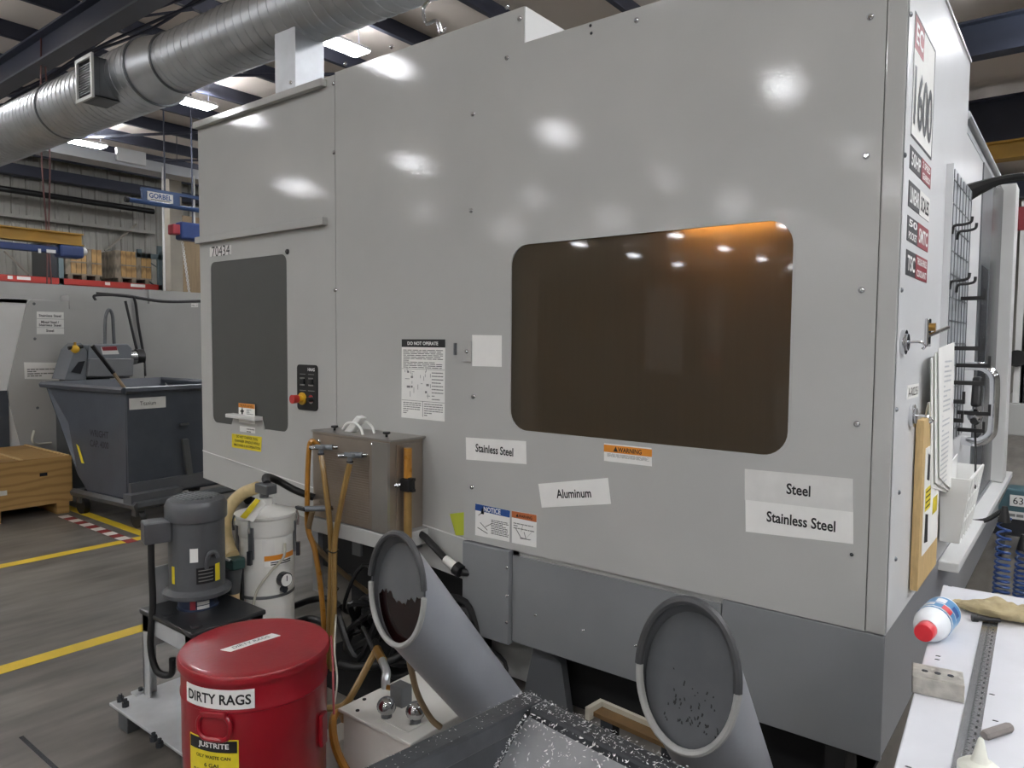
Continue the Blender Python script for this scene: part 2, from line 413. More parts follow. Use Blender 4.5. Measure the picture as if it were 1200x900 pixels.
# painted and taped floor lines
def strip(n, x0, x1, y0, y1, mt='tape_yellow', z=.0015):
    return struct(MB().box(x0, x1, y0, y1, 0.0002, z).build('trim_%d' % n, mt))
strip(4, -5.80, -5.70, -4, 5.2); strip(5, -3.98, -3.88, -4, 2.25); strip(6, -9, -5.70, 2.66, 2.74)
for k in range(12):
    x = -7.0 + k*.11
    struct(MB().box(x, x+.11, 2.50, 2.58, .0002, .0016).build('trim_%d' % (7+k), 'tape_red' if k % 2 else 'tape_white'))

# ================================================================== ceiling lights
def make_lamp(x, y, z, label):
    t = thing('high_bay_light', label, 'ceiling light', (x, y, z), 'linear high bay lights under the roof')
    m = MB(); m.poly(Face((x, y, z), (1, 0, 0), (0, 0, 1)), [(-.16, .02), (.16, .02), (.11, .08), (-.11, .08)], -.36, .36)
    m.build('housing', 'paint_white', t)
    MB().box(x-.15, x+.15, y-.34, y+.34, z-.005, z+.015).build('diffuser', 'lamp_glow', t)
    MB().box(x-.05, x+.05, y-.3, y+.3, z+.081, z+.088).build('added_uplight', 'uplight_glow', t)  # emitter strip added on top to brighten the roof deck
    for q in (-.28, .28): MB().cyl((x, y+q, z+.08), (x, y+q, CZ), .004, n=5).build('hanger_wire', 'purlin', t)
    return t
LX = (-16.1, -11.9, -8.0, -3.8, 0.2, 4.2, 8.2); LY = (19.5, 15.2, 10.9, 6.45, 2.05, -2.4, -6.7, -11.1, -15.5, -20, -24.5, -29, -33.5, -38, -42.5)
lamp0 = None
VIS = {(-16.1, 6.45): 'lit linear light above the long pale cable tray', (-11.9, 6.45): 'lit linear light beside the rim of the machine roof, between two others', (-8.0, 6.45): 'lit linear light beside the square steel duct riser'}
for x in LX:
    for y in LY:
        if y == 2.05 and -9 < x < 1: continue      # the machine and duct stand there
        if lamp0 is None: lamp0 = make_lamp(x, y, 5.5, ''); o = lamp0
        else: o = copy_tree(lamp0, None, (x, y, 5.5))
        o['label'] = VIS.get((x, y), 'linear high bay light seen only as a reflection in glossy panels')
        o['group'] = 'lights in view beside the duct' if (x, y) in VIS else 'linear high bay lights further along the hall'
# unseen fill lights added over the aisle to brighten the machine front
for y in (1.2, 3.2, 5.2, 7.2):
    t = thing('aisle_fill_light', 'unseen fill light added over the aisle to brighten the machine front', 'ceiling light', (2.3, y, 4.3), 'unseen fill lights added over the aisle')
    MB().box(2.15, 2.45, y-.6, y+.6, 4.32, 4.38).build('housing', 'paint_white', t)
    MB().box(2.17, 2.43, y-.58, y+.58, 4.30, 4.32).build('diffuser', 'fill_glow', t)
    for q in (-.5, .5): MB().cyl((2.3, y+q, 4.38), (2.3, y+q, CZ), .004, n=5).build('hanger_wire', 'purlin', t)
# ================================================================== the machining centre
XR, YS = -.44, 2.40
SF = Face((0, YS, 0), (1, 0, 0), (0, 0, 1))           # side plane:  a = X, b = Z
SL = Face((0, YS+.012, 0), (1, 0, 0), (0, 0, 1))      # rear panels, a little set back
FF = Face((XR, 0, 0), (0, 1, 0), (0, 0, 1))           # front plane: a = Y, b = Z
def sp(x, y): p = at_y(x, y, YS); return p.x, p.z
def sl(x, y): p = at_y(x, y, YS+.012); return p.x, p.z
def fp(x, y): p = at_x(x, y, XR); return p.y, p.z
mc = thing('machining_center', 'large grey horizontal machining center with amber side window and front signs', 'machine', (-2.2, 3.9, 0))
XL = -4.395
# core bodies
m = MB(); m.poly(Face((0, 0, 0), (1, 0, 0), (0, 0, 1)), [(XL+.004, .70), (-2.16, .50), (-2.16, 2.70), (-1.85, 2.72), (-1.85, 2.905), (XL+.004, 2.905)], -5.6, -(YS+.026))
m.build('rear_enclosure', 'paint', mc)
m = MB()                                               # shell around the work area
Y1, Y2, Y3 = YS+.012, 3.95, 6.35
m.box(-2.14, -1.98, Y1, Y2, .30, 2.755); m.box(-.66, XR-.012, Y1, Y2-.2, .30, 2.755); m.box(-1.98, -.66, Y1, Y2, .30, .95); m.box(-1.98, -.66, Y1, Y2, 2.15, 2.755)
m.box(-2.14, XR-.06, Y2, Y3, .30, 2.52)
m.build('enclosure_shell', 'paint', mc)
m = MB(); m.box(-2.14, -.60, Y2-.06, Y2-.02, .95, 2.15); cav = m.build('cavity_back', 'galv_dark', mc)
m = MB(); m.box(-1.55, -1.15, 3.2, 3.7, .95, 1.5); m.box(-1.45, -1.25, 3.3, 3.6, 1.5, 1.9); m.build('spindle_column', 'galv_dark', mc, bevel=.02)
m = MB(); m.box(-1.12, -.80, 2.450, 2.465, 1.972, 1.986); m.build('work_light', 'warm_glow', mc)
# white end face of the tall rear enclosure and roof
MB().box(-1.852, -1.842, YS+.016, 5.6, 2.70, 2.915).build('end_panel', 'paint_white', mc)
# rear side panels
sxm = -3.056
zt = 2.915
zb = lambda x: .673 + (x-XL)*(.482-.673)/(-2.153-XL)
zs = lambda x: .849 + (x-XL)*(.669-.849)/(-2.154-XL)
pa, pb = sl(244, 305)[0], sl(336, 500)[0]
lw = (-4.272, -3.482, 1.04, 2.03)
pts = rrect(lw[0], lw[1], lw[2], lw[3], .045)
m = MB(); m.ring(SL, outer_match(XL, sxm-.002, zs(sxm)+.004, zt-.01, pts), pts, -.01, 0); lp = m.build('side_door_panel', 'paint', mc)
MB().poly(SL, [(XL, zs(XL)), (sxm-.002, zs(sxm)+.004), (XL, zs(sxm)+.004)][::-1] if zs(XL) < zs(sxm) else [(XL, zs(sxm)+.0041), (sxm-.002, zs(sxm)+.0041), (XL, zs(XL)+.25)], -.0102, -.0002)
MB().poly(SL, [(sxm+.002, zs(sxm)), (-1.846, zs(-1.846)), (-1.846, zt), (sxm+.002, zt)], -.01, 0).build('side_panel', 'paint', mc)
lo = [(XL, zb(XL)), (-1.9, zb(-1.9)), (-1.9, zs(-1.9)-.003), (XL, zs(XL)-.003)]
MB().poly(SL, lo, -.01, .001).build('lower_panel', 'paint', mc)
m = MB(); m.poly(SL, [(XL, zs(XL)-.003), (-1.9, zs(-1.9)-.003), (-1.9, zs(-1.9)+.002), (XL, zs(XL)+.002)], -.008, .004); m.build('panel_lip', 'paint_white', mc)
# small gusset that fills the door panel down to the sloping lip
MB().poly(SL, [(XL, zs(XL)+.002), (sxm-.002, zs(sxm)+.002), (sxm-.002, zs(sxm)+.0039), (XL, zs(sxm)+.0039)] if False else [(XL, zs(XL)), (XL+.001, zs(XL)), (XL+.001, zs(XL)+.002), (XL, zs(XL)+.002)], -.01, -.001)
# smoked pane with notch and latch bracket
po = rrect(lw[0]-.01, lw[1]+.01, lw[2]-.01, lw[3]+.01, .05)
pn = MB().poly(SL, po, -.009, -.004).build('window_pane', 'pane_dark', mc)
a0, b0 = sl(274, 507); a1, b1 = sl(307, 492)
MB().poly(SL, [(a0-.02, lw[2]-.005), (a1+.03, lw[2]-.005), (a1+.005, b1+.005), (a0+.012, b1+.01)], -.002, .004).build('latch_plate', 'paint', mc)
MB().rect(SL, a0+.0, a1+.01, b1-.002, b1+.02, 0, .055).build('latch_shelf', 'paint_white', mc, bevel=.003)
s = MB().rect(SL, *(lambda p, q: (p[0], q[0], q[1], p[1]))(sl(281, 472), sl(300, 497)), .006, .008).build('warning_sticker', 'paper', mc)
p, q = sl(281, 472), sl(300, 497)
MB().rect(SL, p[0], q[0], p[1]-.026, p[1], .008, .0085).build('header', 'safety_orange', s)
text(s, 'WARNING', SL, (p[0]+q[0])/2, p[1]-.013, .014, 'ink', .009, w=(q[0]-p[0])*.8)
print_lines(s, SL, (p[0]+q[0])/2, q[0]-.01, q[1]+.035, p[1]-.032, 6, d=.0088)
MB().poly(SL, [(p[0]+.03, q[1]+.035), (p[0]+.045, q[1]+.035), (p[0]+.045, q[1]+.06), (p[0]+.06, q[1]+.07), (p[0]+.045, q[1]+.077), (p[0]+.04, q[1]+.095), (p[0]+.03, q[1]+.075), (p[0]+.015, q[1]+.068), (p[0]+.03, q[1]+.06)], .008, .0087).build('pictogram', 'ink', s)
s = MB().rect(SL, *(lambda p, q: (p[0], q[0], q[1], p[1]))(sl(282, 499), sl(300, 508)), .005, .006).build('small_sticker', 'paper_old', mc)
print_lines(s, SL, sl(284, 0)[0], sl(298, 0)[0], sl(290, 507)[1], sl(290, 501)[1], 2, d=.007)
p, q = sl(272, 510), sl(306, 528)
s = MB().poly(SL, [sl(272, 524), sl(306, 529.5), sl(307, 512), sl(272, 508)], 0, .0015).build('yellow_sticker', 'safety_yellow', mc)
cx, ch = (p[0]+q[0])/2, sl(289, 518)[1]
for k, ln in enumerate(('DO NOT CHANGE TOOL', 'CHANGER SPINDLE WHILE', 'MACHINE IS IN OPERATION')):
    text(s, ln, SL, cx+.01, ch+.026-k*.026, .015, 'ink', .002, w=(q[0]-p[0])*(.74, .86, .9)[k], bold=True)
# door rails
for (yy0, yy1) in (((145, 153), (93, 101)), ((280, 286.5), (254, 264.5))):
    A, B = sl(231, yy0[0]), sl(384, yy1[0]); z1 = (A[1]+B[1])/2; z0 = (sl(231, yy0[1])[1]+sl(384, yy1[1])[1])/2
    MB().rect(SL, XL, sl(384, 260)[0], z0, z1, 0, .035).build('door_rail', 'paint', mc, bevel=.004)
# panel joint, rear bolts
MB().rect(SL, sxm-.002, sxm+.002, zs(sxm), zt-.01, -.009, -.006).build('joint', 'far_dark', mc)
screw0 = None
def screw(F, a, b, r=.0085, d=0, par=None, mt='chrome'):
    m = MB(); n = 10
    o = F.p(a, b, d); vs = []
    for rr, h in ((1, 0), (.85, .45), (.45, .75)):
        for i in range(n): q = 2*math.pi*i/n; vs.append(o + F.u*(r*rr*math.cos(q)) + F.v*(r*rr*math.sin(q)) + F.n*(r*h))
    fs = [(k*n+i, k*n+(i+1) % n, (k+1)*n+(i+1) % n, (k+1)*n+i) for k in range(2) for i in range(n)] + [tuple(2*n+i for i in range(n))]
    return m.add(vs, fs).build('screw', mt, par or mc, smooth=True)
for px in ((391, 98), (391.5, 179), (393, 340), (405, 75), (459, 55), (341, 97), (521, 34), (594, 8), (609, 22)): screw(SL, *sl(*px), .011)
screw(SL, *sl(337, 295), .016, mt='black')
# number plate
p, q = sl(247, 288), sl(271, 300)
s = MB().poly(SL, [sl(246, 301), sl(271, 298), sl(271, 287), sl(246, 290)], 0, .0015).build('number_label', 'paper_old', mc)
text(s, '70434', SL, (p[0]+q[0])/2, sl(259, 294)[1], .062, 'ink', .002, w=.20)
# operator switch plate
p, q = sl(349, 427), sl(373, 482)
pl = MB().poly(SL, rrect(p[0], q[0], q[1], p[1], .02), 0, .006).build('switch_plate', 'black', mc)
w = q[0]-p[0]; h = p[1]-q[1]
for k in (0, 1):
    cx = p[0]+w*(.29+.42*k)
    MB().rect(SL, cx-.022, cx+.022, p[1]-h*.46, p[1]-h*.28, .006, .009).build('switch_bezel', 'steel', pl)
    MB().rect(SL, cx-.014, cx+.014, p[1]-h*.43, p[1]-h*.31, .009, .018).build('switch_rocker', 'black', pl, bevel=.003)
    MB().rect(SL, cx-.025, cx+.025, p[1]-h*.215, p[1]-h*.20, .006, .007).build('caption', 'ink_grey', pl)
    MB().rect(SL, cx-.028, cx+.028, p[1]-h*.575, p[1]-h*.56, .006, .007).build('caption', 'ink_grey', pl)
text(pl, 'HAAS', SL, p[0]+w*.72, p[1]-h*.1, .018, 'white_ink', .0068, w=.06, bold=True)
cx, cz = p[0]+w*.28, p[1]-h*.75
ys = Face((cx, YS+.012, cz), (1, 0, 0), (0, 0, 1))
def disc(par, name, F, a, b, r, d0, d1, mt, n=20, r2=None):
    return MB().cyl(F.p(a, b, d0), F.p(a, b, d1), r, r2, n).build(name, mt, par, smooth=True)
disc(pl, 'stop_collar', SL, cx, cz, .034, .006, .014, 'yellow_plastic'); disc(pl, 'stop_shaft', SL, cx, cz, .016, .014, .04, 'yellow_plastic')
disc(pl, 'stop_button', SL, cx, cz, .022, .04, .075, 'red_knob', r2=.024)
disc(pl, 'key_switch_ring', SL, cx+w*.45, cz, .024, .006, .012, 'chrome'); disc(pl, 'key_switch', SL, cx+w*.45, cz, .013, .012, .035, 'black')
# big printed data sticker
p, q = sl(471, 398), sl(521, 494)
A = [sl(470.5, 489), sl(521, 494), sl(522, 398.5), sl(471, 398)]
s = MB().poly(SL, A, 0, .001).build('instruction_plate', 'paper', mc)
MB().rect(SL, p[0], q[0]+.004, p[1]-.035, p[1]+.002, .001, .0016).build('header', 'ink', s)
text(s, 'DO NOT OPERATE', SL, (p[0]+q[0])/2, p[1]-.017, .016, 'white_ink', .002, w=.2, bold=True)
H_ = p[1]-q[1]
print_lines(s, SL, p[0]+.01, q[0]-.01, p[1]-H_*.36, p[1]-.045, 11, 'ink', .0014, .35, 3)
cxm = (p[0]+q[0])/2
MB().rect(SL, p[0], q[0], p[1]-H_*.372, p[1]-H_*.368, .001, .0015).rect(SL, p[0], q[0], p[1]-H_*.775, p[1]-H_*.771, .001, .0015).rect(SL, cxm, cxm+.002, q[1]+.012, p[1]-H_*.775, .001, .0015).build('rule_line', 'ink', s)
print_lines(s, SL, p[0]+.2, q[0]-.008, p[1]-H_*.76, p[1]-H_*.39, 9, 'ink_grey', .0014, .3, 4)
print_lines(s, SL, p[0]+.01, cxm-.01, q[1]+.02, p[1]-H_*.79, 6, 'ink_grey', .0014, .4, 5); print_lines(s, SL, cxm+.01, q[0]-.01, q[1]+.015, p[1]-H_*.79, 6, 'ink_grey', .0014, .4, 6)
rnd = random.Random(4); m = MB()
for i in range(26):
    a = p[0]+rnd.uniform(.02, .19); b = p[1]-H_*rnd.uniform(.40, .75); L = rnd.uniform(.008, .03); g = rnd.choice((0, 1, 1, 0, 2))
    m.rect(SL, a, a+(L if g != 1 else .0025), b, b+(L if g == 1 else .0025 if g == 0 else .010), .001, .0014)
m.build('diagram', 'ink_grey', s)
# safety hasp between panels
MB().rect(SL, *(lambda p, q: (p[0], q[0], q[1], p[1]))(sl(532, 401), sl(545, 424)), 0, .004).build('hasp_strike', 'paint', mc)
MB().rect(SF, *(lambda p, q: (p[0], q[0], q[1], p[1]))(sp(544, 400), sp(553, 424)), 0, .012).build('hasp', 'paint', mc, bevel=.002)
screw(SF, *sp(549, 412), .010, .012)
m = MB(); m.rect(SL, *(lambda p, q: (p[0], q[0], q[1], p[1]))(sl(534, 402), sl(536, 416)), .004, .014); m.build('hasp_hook', 'galv_dark', mc)

# -------- main side panel with the amber window
mx0, mx1, mz0, mz1 = -2.151, -.497, .672, 2.763
win = (-1.897, -.741, 1.182, 1.957)
wi = rrect(win[0], win[1], win[2], win[3], .085, 8)
m = MB(); m.ring(SF, outer_match(mx0, mx1, mz0, mz1, wi), wi, -.011, 0); m.build('main_side_panel', 'paint', mc)
wo = rrect(win[0]-.02, win[1]+.02, win[2]-.02, win[3]+.02, .09, 8)
MB().ring(SF, rrect(win[0]-.004, win[1]+.004, win[2]-.004, win[3]+.004, .087, 8), rrect(win[0]+.004, win[1]-.004, win[2]+.004, win[3]-.004, .083, 8), -.008, .0015).build('window_gasket', 'paint', mc)
MB().poly(SF, wo, -.0105, -.0055).build('amber_window', 'amber_pane', mc)
MB().rect(SF, -.495, XR, .672, 2.77, -.02, 0).build('corner_post', 'paint', mc, bevel=.004)
for px in ((594, 68), (746, 24), (554, 134), (552, 247), (554.5, 465), (553, 571), (1020, 20), (1015, 183), (1009.5, 340), (1004, 497)): screw(SF, *sp(*px), .0105)
screw(SF, *sp(693, 39), .006, mt='far_dark'); screw(SF, *sp(692, 30), .006, mt='far_dark'); screw(SF, *sp(998, 650), .006, mt='far_dark')
# dark skirt
MB().rect(SF, -2.142, -1.879, .262, .668, -.02, .02).build('skirt_door', 'skirt', mc, bevel=.004)
MB().rect(SF, -1.875, -.955, .277, .65, -.02, -.002).build('skirt_panel', 'skirt', mc)
MB().rect(SF, -1.875, -.955, .65, .669, -.02, -.012).build('skirt_gap', 'skirt_dark', mc)
MB().rect(SF, -.951, XR, .277, .668, -.02, 0).build('skirt_panel', 'skirt', mc, bevel=.003)
MB().rect(SF, -.9535, -.9525, .277, .66, -.0, .001).build('skirt_joint', 'skirt_dark', mc)
for px in ((627, 721), (683, 739), (745, 757)): screw(SF, *sp(*px), .007, -.002)
for px in ((598, 664), (598, 697), (598, 728)): screw(SF, sp(*px)[0]-.004, sp(*px)[1], .008, .02)
# base under the machine, blackened and extended for the shade there
m = MB(); m.box(-1.80, XR-.1, 2.56, 2.75, 0, .27); m.box(-2.1, XR-.1, 2.75, 6.2, 0, .30); m.box(-4.2, -2.1, 3.1, 5.5, 0, .66); m.build('shaded_base', 'under_shade', mc)
m = MB(); m.box(-2.13, -.46, YS+.02, 2.75, .27, .30); m.build('underside', 'under_shade', mc)

# -------- paper signs on the side panel
def paper(px4, name, lines, mt='paper', F=SF, f=sp, d=0, par=None, ink='ink', hs=.05, bold=True, rot=0, wfac=None):
    pts = [f(*p) for p in px4]                                  # bl, br, tr, tl
    s = MB().poly(F, pts, d, d+.0012).build(name, mt, par or mc)
    cx = sum(p[0] for p in pts)/4; cz = sum(p[1] for p in pts)/4
    for k, t in enumerate(lines): text(s, t[0], F, cx+t[1], cz+t[2], t[3], ink, d+.002, w=t[4], rot=rot, bold=bold)
    return s
paper([(546.5, 538.5), (617, 544), (616.5, 517), (546, 512.5)], 'stainless_steel_sign', [('Stainless Steel', -.005, .002, .036, .21)])
paper([(635, 595), (716, 590.5), (712.5, 560), (631, 567)], 'aluminum_sign', [('Aluminum', .0, .0, .036, .165)], rot=R(9))
paper([(874, 623), (1000, 637.5), (1000, 596.5), (873.5, 585)], 'stainless_steel_sign', [('Stainless Steel', .01, 0, .036, .215)])
paper([(873, 585.5), (1000, 600), (999.5, 561), (873, 549.5)], 'steel_sign', [('Steel', .006, .0, .036, .075)], 'paper_old', d=.0006)
paper([(553.5, 429), (588, 430), (588, 393), (553.5, 392.5)], 'blank_sheet', [], 'paper')
# warning sticker under the window
p, q = sp(708, 520), sp(764, 545)
s = paper([(708, 540), (764, 546.5), (763.5, 525), (708, 519.5)], 'warning_sticker', [])
MB().rect(SF, p[0], q[0], p[1]-.030, p[1]-.002, .0012, .002).build('header', 'safety_orange', s)
text(s, '▲WARNING', SF, (p[0]+q[0])/2, p[1]-.0155, .02, 'ink', .0026, w=.12, bold=True)
print_lines(s, SF, p[0]+.015, q[0]-.01, q[1]+.012, p[1]-.034, 5, 'ink_grey', .002, .4, 8)
# notice and warning pair
A = [(557, 627), (597, 635), (598, 598.5), (557.5, 590)]
s = paper(A, 'notice_sticker', []); p, q = sp(557, 590), sp(597.5, 636)
cx = (p[0]+q[0])/2
MB().poly(SF, [sp(557, 597.5), sp(597.5, 606.5), sp(598, 598.5), sp(557.5, 590)], .0012, .002).build('header', 'safety_blue', s)
text(s, 'NOTICE', SF, cx, sp(578, 598.3)[1], .022, 'white_ink', .0026, w=.095, bold=True)
print_lines(s, SF, cx-.005, q[0]-.006, q[1]+.02, p[1]-.055, 9, 'ink', .002, .42, 9)
rnd = random.Random(2); m = MB()
for (u, v, l, g) in ((.02, .09, .04, .6), (.03, .06, .05, -.6), (.06, .045, .04, .5), (.015, .035, .06, -.3), (.05, .1, .03, 1.2)):
    a, b = p[0]+u, q[1]+v; c, e = math.cos(g)*l, math.sin(g)*l
    m.poly(SF, [(a, b), (a+c, b+e), (a+c, b+e+.003), (a, b+.003)], .0012, .002)
m.rect(SF, p[0]+.035, p[0]+.05, q[1]+.1, q[1]+.125, .0012, .002); m.build('pictogram', 'ink', s)
A = [(600, 636), (628.5, 641.5), (629, 603.5), (600, 598.5)]
s = paper(A, 'warning_sticker', []); p, q = sp(600, 598.5), sp(629, 641)
MB().poly(SF, [sp(600, 606), sp(629, 612), sp(629, 603.5), sp(600, 598.5)], .0012, .002).build('header', 'warn_orange', s)
text(s, '▲WARNING', SF, (p[0]+q[0])/2, sp(614, 605)[1], .014, 'ink', .0026, w=.085, bold=True)
print_lines(s, SF, p[0]+.01, q[0]-.01, p[1]-.075, p[1]-.045, 3, 'ink_grey', .002, .4, 10)
m = MB()
for (u, v, l, g) in ((.02, .06, .05, -.9), (.05, .05, .03, 1.3), (.065, .05, .03, -1.2), (.08, .03, .04, .8), (.045, .02, .055, .05), (.045, .024, .05, -.05)):
    a, b = p[0]+u, q[1]+v; c, e = math.cos(g)*l, math.sin(g)*l
    m.poly(SF, [(a, b), (a+c, b+e), (a+c+.002, b+e+.003), (a+.002, b+.003)], .0012, .002)
m.build('pictogram', 'ink_grey', s)
# yellow tag on the set-back lower panel
s = MB().poly(SL, [sl(535, 627), sl(545, 627), sl(545, 600), sl(528, 602)], .002, .006).build('yellow_tag', 'tag_lime', mc)

# -------- front face
fy1 = 3.755
MB().rect(FF, YS+.003, fy1, .672, 2.775, -.012, 0).build('front_panel', 'paint_front', mc)
MB().rect(FF, YS+.003, fy1, 2.775, 2.785, -.012, .006).build('front_lip', 'paint_white', mc)
MB().rect(FF, fy1+.004, 4.5, .66, 2.50, -.035, -.012).build('front_door', 'paint_front', mc); MB().rect(FF, 4.505, 5.0, .66, 2.50, -.035, -.006).build('door_jamb', 'galv_dark', mc)
m = MB(); m.box(XR-.08, XR-.01, fy1, 5.25, 2.50, 2.56); m.cyl((XR-.01, fy1, 2.555), (XR-.01, 5.3, 2.555), .022, n=12); m.build('door_track', 'galv', mc, smooth=True)
MB().rect(FF, 5.003, 5.715, .66, 2.56, -.04, -.014).build('door_gap', 'far_dark', mc)
MB().rect(FF, 4.60, 4.90, 1.05, 1.98, -.006, -.003).build('door_window', 'far_dark', mc)
MB().box(XR-.03, XR+.055, 5.72, 5.95, .66, 2.60).build('door_post', 'paint_white', mc, bevel=.004)
MB().box(XR-.03, XR+.07, 3.46, 6.3, .615, .655).build('sill', 'paint_white', mc, bevel=.004)
MB().rect(FF, YS+.003, 6.3, .277, .666, -.03, -.004).build('front_skirt', 'skirt', mc)
MB().rect(FF, YS+.003, 6.3, .02, .277, -.16, -.10).build('toe_recess', 'under_shade', mc)
def fsign(name, px_tl, y0, y1, z1, z0, mt): return MB().rect(FF, y0, y1, z0, z1, 0, .0012).build(name, mt, mc)
# model sign
s = fsign('model_sign', 0, 2.497, 2.870, 2.550, 2.185, 'paper')
m = MB()
for (a0_, a1_, b0_, b1_) in ((2.497, 2.870, 2.543, 2.550), (2.497, 2.870, 2.185, 2.192), (2.497, 2.503, 2.185, 2.55), (2.864, 2.870, 2.185, 2.55)): m.rect(FF, a0_, a1_, b0_, b1_, .0012, .002)
m.build('border', 'sign_black', s)
MB().rect(FF, 2.503, 2.655, 2.448, 2.545, .0012, .002).build('header', 'sign_red', s)
text(s, 'EC', FF, 2.58, 2.497, .062, 'white_ink', .0028, w=.115, bold=True)
text(s, '1600', FF, 2.685, 2.315, .18, 'sign_black', .0026, w=.32, bold=True)
def band(name, z1, z0, l, r, lc, rc, split=.5):
    s = fsign(name, 0, 2.500, 2.872, z1, z0, lc); a = 2.5+.372*split; h = z1-z0
    MB().rect(FF, a, 2.872, z0, z1, .0012, .0018).build('field', rc, s)
    k = (l, r)
    for i, tx in enumerate(k):
        a0_, a1_ = ((2.506, a-.006), (a+.006, 2.866))[i]; n = len(tx)
        for j, t in enumerate(tx):
            text(s, t, FF, (a0_+a1_)/2, z1-h*(j+.5)/n, h*(.62 if n == 1 else .3), 'ink' if (i == 1 and rc == 'paper') else 'white_ink', .0025, w=(a1_-a0_)*.86, bold=True)
band('power_sign', 2.158, 2.088, ('50HP',), ('2 SPEED', 'GEARBOX'), 'sign_black', 'sign_red', .52)
band('scales_sign', 2.053, 1.975, ('LINEAR',), ('SCALES',), 'sign_black', 'paper', .5)
band('tool_changer_sign', 1.948, 1.872, ('50', 'POCKET'), ('SMTC',), 'sign_black', 'sign_red', .46)
band('coolant_sign', 1.845, 1.768, ('TSC',), ('THROUGH SPINDLE', 'COOLANT'), 'sign_black', 'sign_red', .42)
p = fp(1067, 460); s = MB().rect(FF, p[0]-.06, p[0]+.14, p[1]-.02, p[1]+.025, 0, .001).build('small_label', 'paper', mc)
text(s, 'A-R02351', FF, p[0]+.04, p[1]+.002, .028, 'ink', .002, w=.17)
for px in ((1067, 17), (1060, 182), (1056, 340), (1050, 480), (1053, 577), (1049, 655)): screw(FF, *fp(*px), .008, mt='galv_dark')
# door handle and black arm
hy = 4.10; hp = [(XR-.012, hy, 1.455), (XR+.06, hy, 1.455), (XR+.105, hy, 1.42), (XR+.115, hy, 1.36), (XR+.115, hy, 1.19), (XR+.105, hy, 1.13), (XR+.06, hy, 1.095), (XR-.012, hy, 1.095)]
MB().tube(spline(hp, 6), .021, 12).build('door_handle', 'chrome', mc, smooth=True)
m = MB(); pts = [(XR-.02, 3.88, 2.235), (XR+.05, 3.88, 2.262), (XR+.14, 3.88, 2.285), (XR+.30, 3.88, 2.285)]
m.tube(spline(pts, 6), lambda t: .042-.024*min(1, t*1.6), 8); m.build('door_stop_arm', 'black', mc, smooth=True)
# ================================================================== overhead duct
DY = 3.2
def dz(x): return 3.866 + (x+4.16)*(3.966-3.866)/(-10.4+4.16)
d0 = thing('spiral_duct', 'round galvanized spiral duct running above the machine', 'duct', (-9, DY, 3.9))
xa, xb, xc, xe = -14.5, at_y(184, 70, 3.2).x, at_y(208, 62, 3.2).x, -1.0
FULL, THIN = .285, .235
def pipe(mb, x0, x1, r0, r1, n=40):
    vs = []
    for x, r in ((x0, r0), (x1, r1)):
        for i in range(n): q = 2*math.pi*i/n; vs.append((x, DY+r*math.cos(q), dz(x)+r*math.sin(q)))
    return mb.add(vs, [(i, (i+1) % n, n+(i+1) % n, n+i) for i in range(n)])
pipe(MB(), xa, xb, FULL, FULL).build('duct_section', 'galv', d0, smooth=True)
pipe(MB(), xb, xc, FULL, THIN).build('reducer', 'galv', d0, smooth=True)
pipe(MB(), xc, xe, THIN, THIN).build('duct_section', 'galv', d0, smooth=True)
for x, r in ((xb, FULL), (xc, THIN), (-8.45, FULL)):
    MB().tube([(x, DY+(r+.004)*math.cos(2*math.pi*i/40), dz(x)+(r+.004)*math.sin(2*math.pi*i/40)) for i in range(41)], .012, 6, False).build('joint_band', 'galv_dark', d0, smooth=True)
def helix(x0, x1, r, pitch=.105):
    n = int((x1-x0)/pitch*22); return [(x0+(x1-x0)*k/n, DY+r*math.cos(2*math.pi*k/22), dz(x0+(x1-x0)*k/n)+r*math.sin(2*math.pi*k/22)) for k in range(n+1)]
MB().tube(helix(xa, xb-.03, FULL+.001), .0055, 5).build('spiral_seam', 'galv', d0, smooth=True)
MB().tube(helix(xc+.02, xe, THIN+.001), .005, 5).build('spiral_seam', 'galv', d0, smooth=True)
# register box on the duct
bf = Face((0, 2.80, 0), (1, 0, 0), (0, 0, 1)); p, q = at_y(88, 71, 2.80), at_y(105, 113, 2.80)
bx0, bx1, bz0, bz1 = p.x+.01, q.x+.03, q.z+.01, p.z-.02
m = MB(); m.box(bx0, bx0+.01, 2.82, DY, bz0, bz1).box(bx1-.01, bx1, 2.82, DY, bz0, bz1).box(bx0, bx1, 2.82, DY, bz0, bz0+.01).box(bx0, bx1, 2.82, DY, bz1-.01, bz1); reg = lab(m.build('register_box', 'galv_dark', d0), 'louvered air register box')
MB().ring(bf, [(bx0-.02, bz0-.02), (bx1+.02, bz0-.02), (bx1+.02, bz1+.02), (bx0-.02, bz1+.02)], [(bx0+.01, bz0+.01), (bx1-.01, bz0+.01), (bx1-.01, bz1-.01), (bx0+.01, bz1-.01)], -.02, .0).build('frame', 'paint_white', reg)
MB().box(bx0, bx1, 2.87, 2.875, bz0, bz1).build('back', 'far_dark', reg)
k = 0; z = bz0+.04
while z < bz1-.04:
    MB().poly(Face((0, 0, 0), (1, 0, 0), (0, 0, 1)), [(bx0+.01, z), (bx1-.01, z), (bx1-.01, z+.008), (bx0+.01, z+.008)], -2.84, -2.815).build('louver', 'galv_dark', reg); z += .022
# square riser from the machine roof to the duct
rx0, rx1 = at_y(342, 70, 3.2).x, at_y(366, 70, 3.2).x
lab(MB().box(rx0, rx1, 3.06, 3.30, 2.918, 3.72).build('duct_riser', 'galv', d0, bevel=.004), 'square steel duct riser')
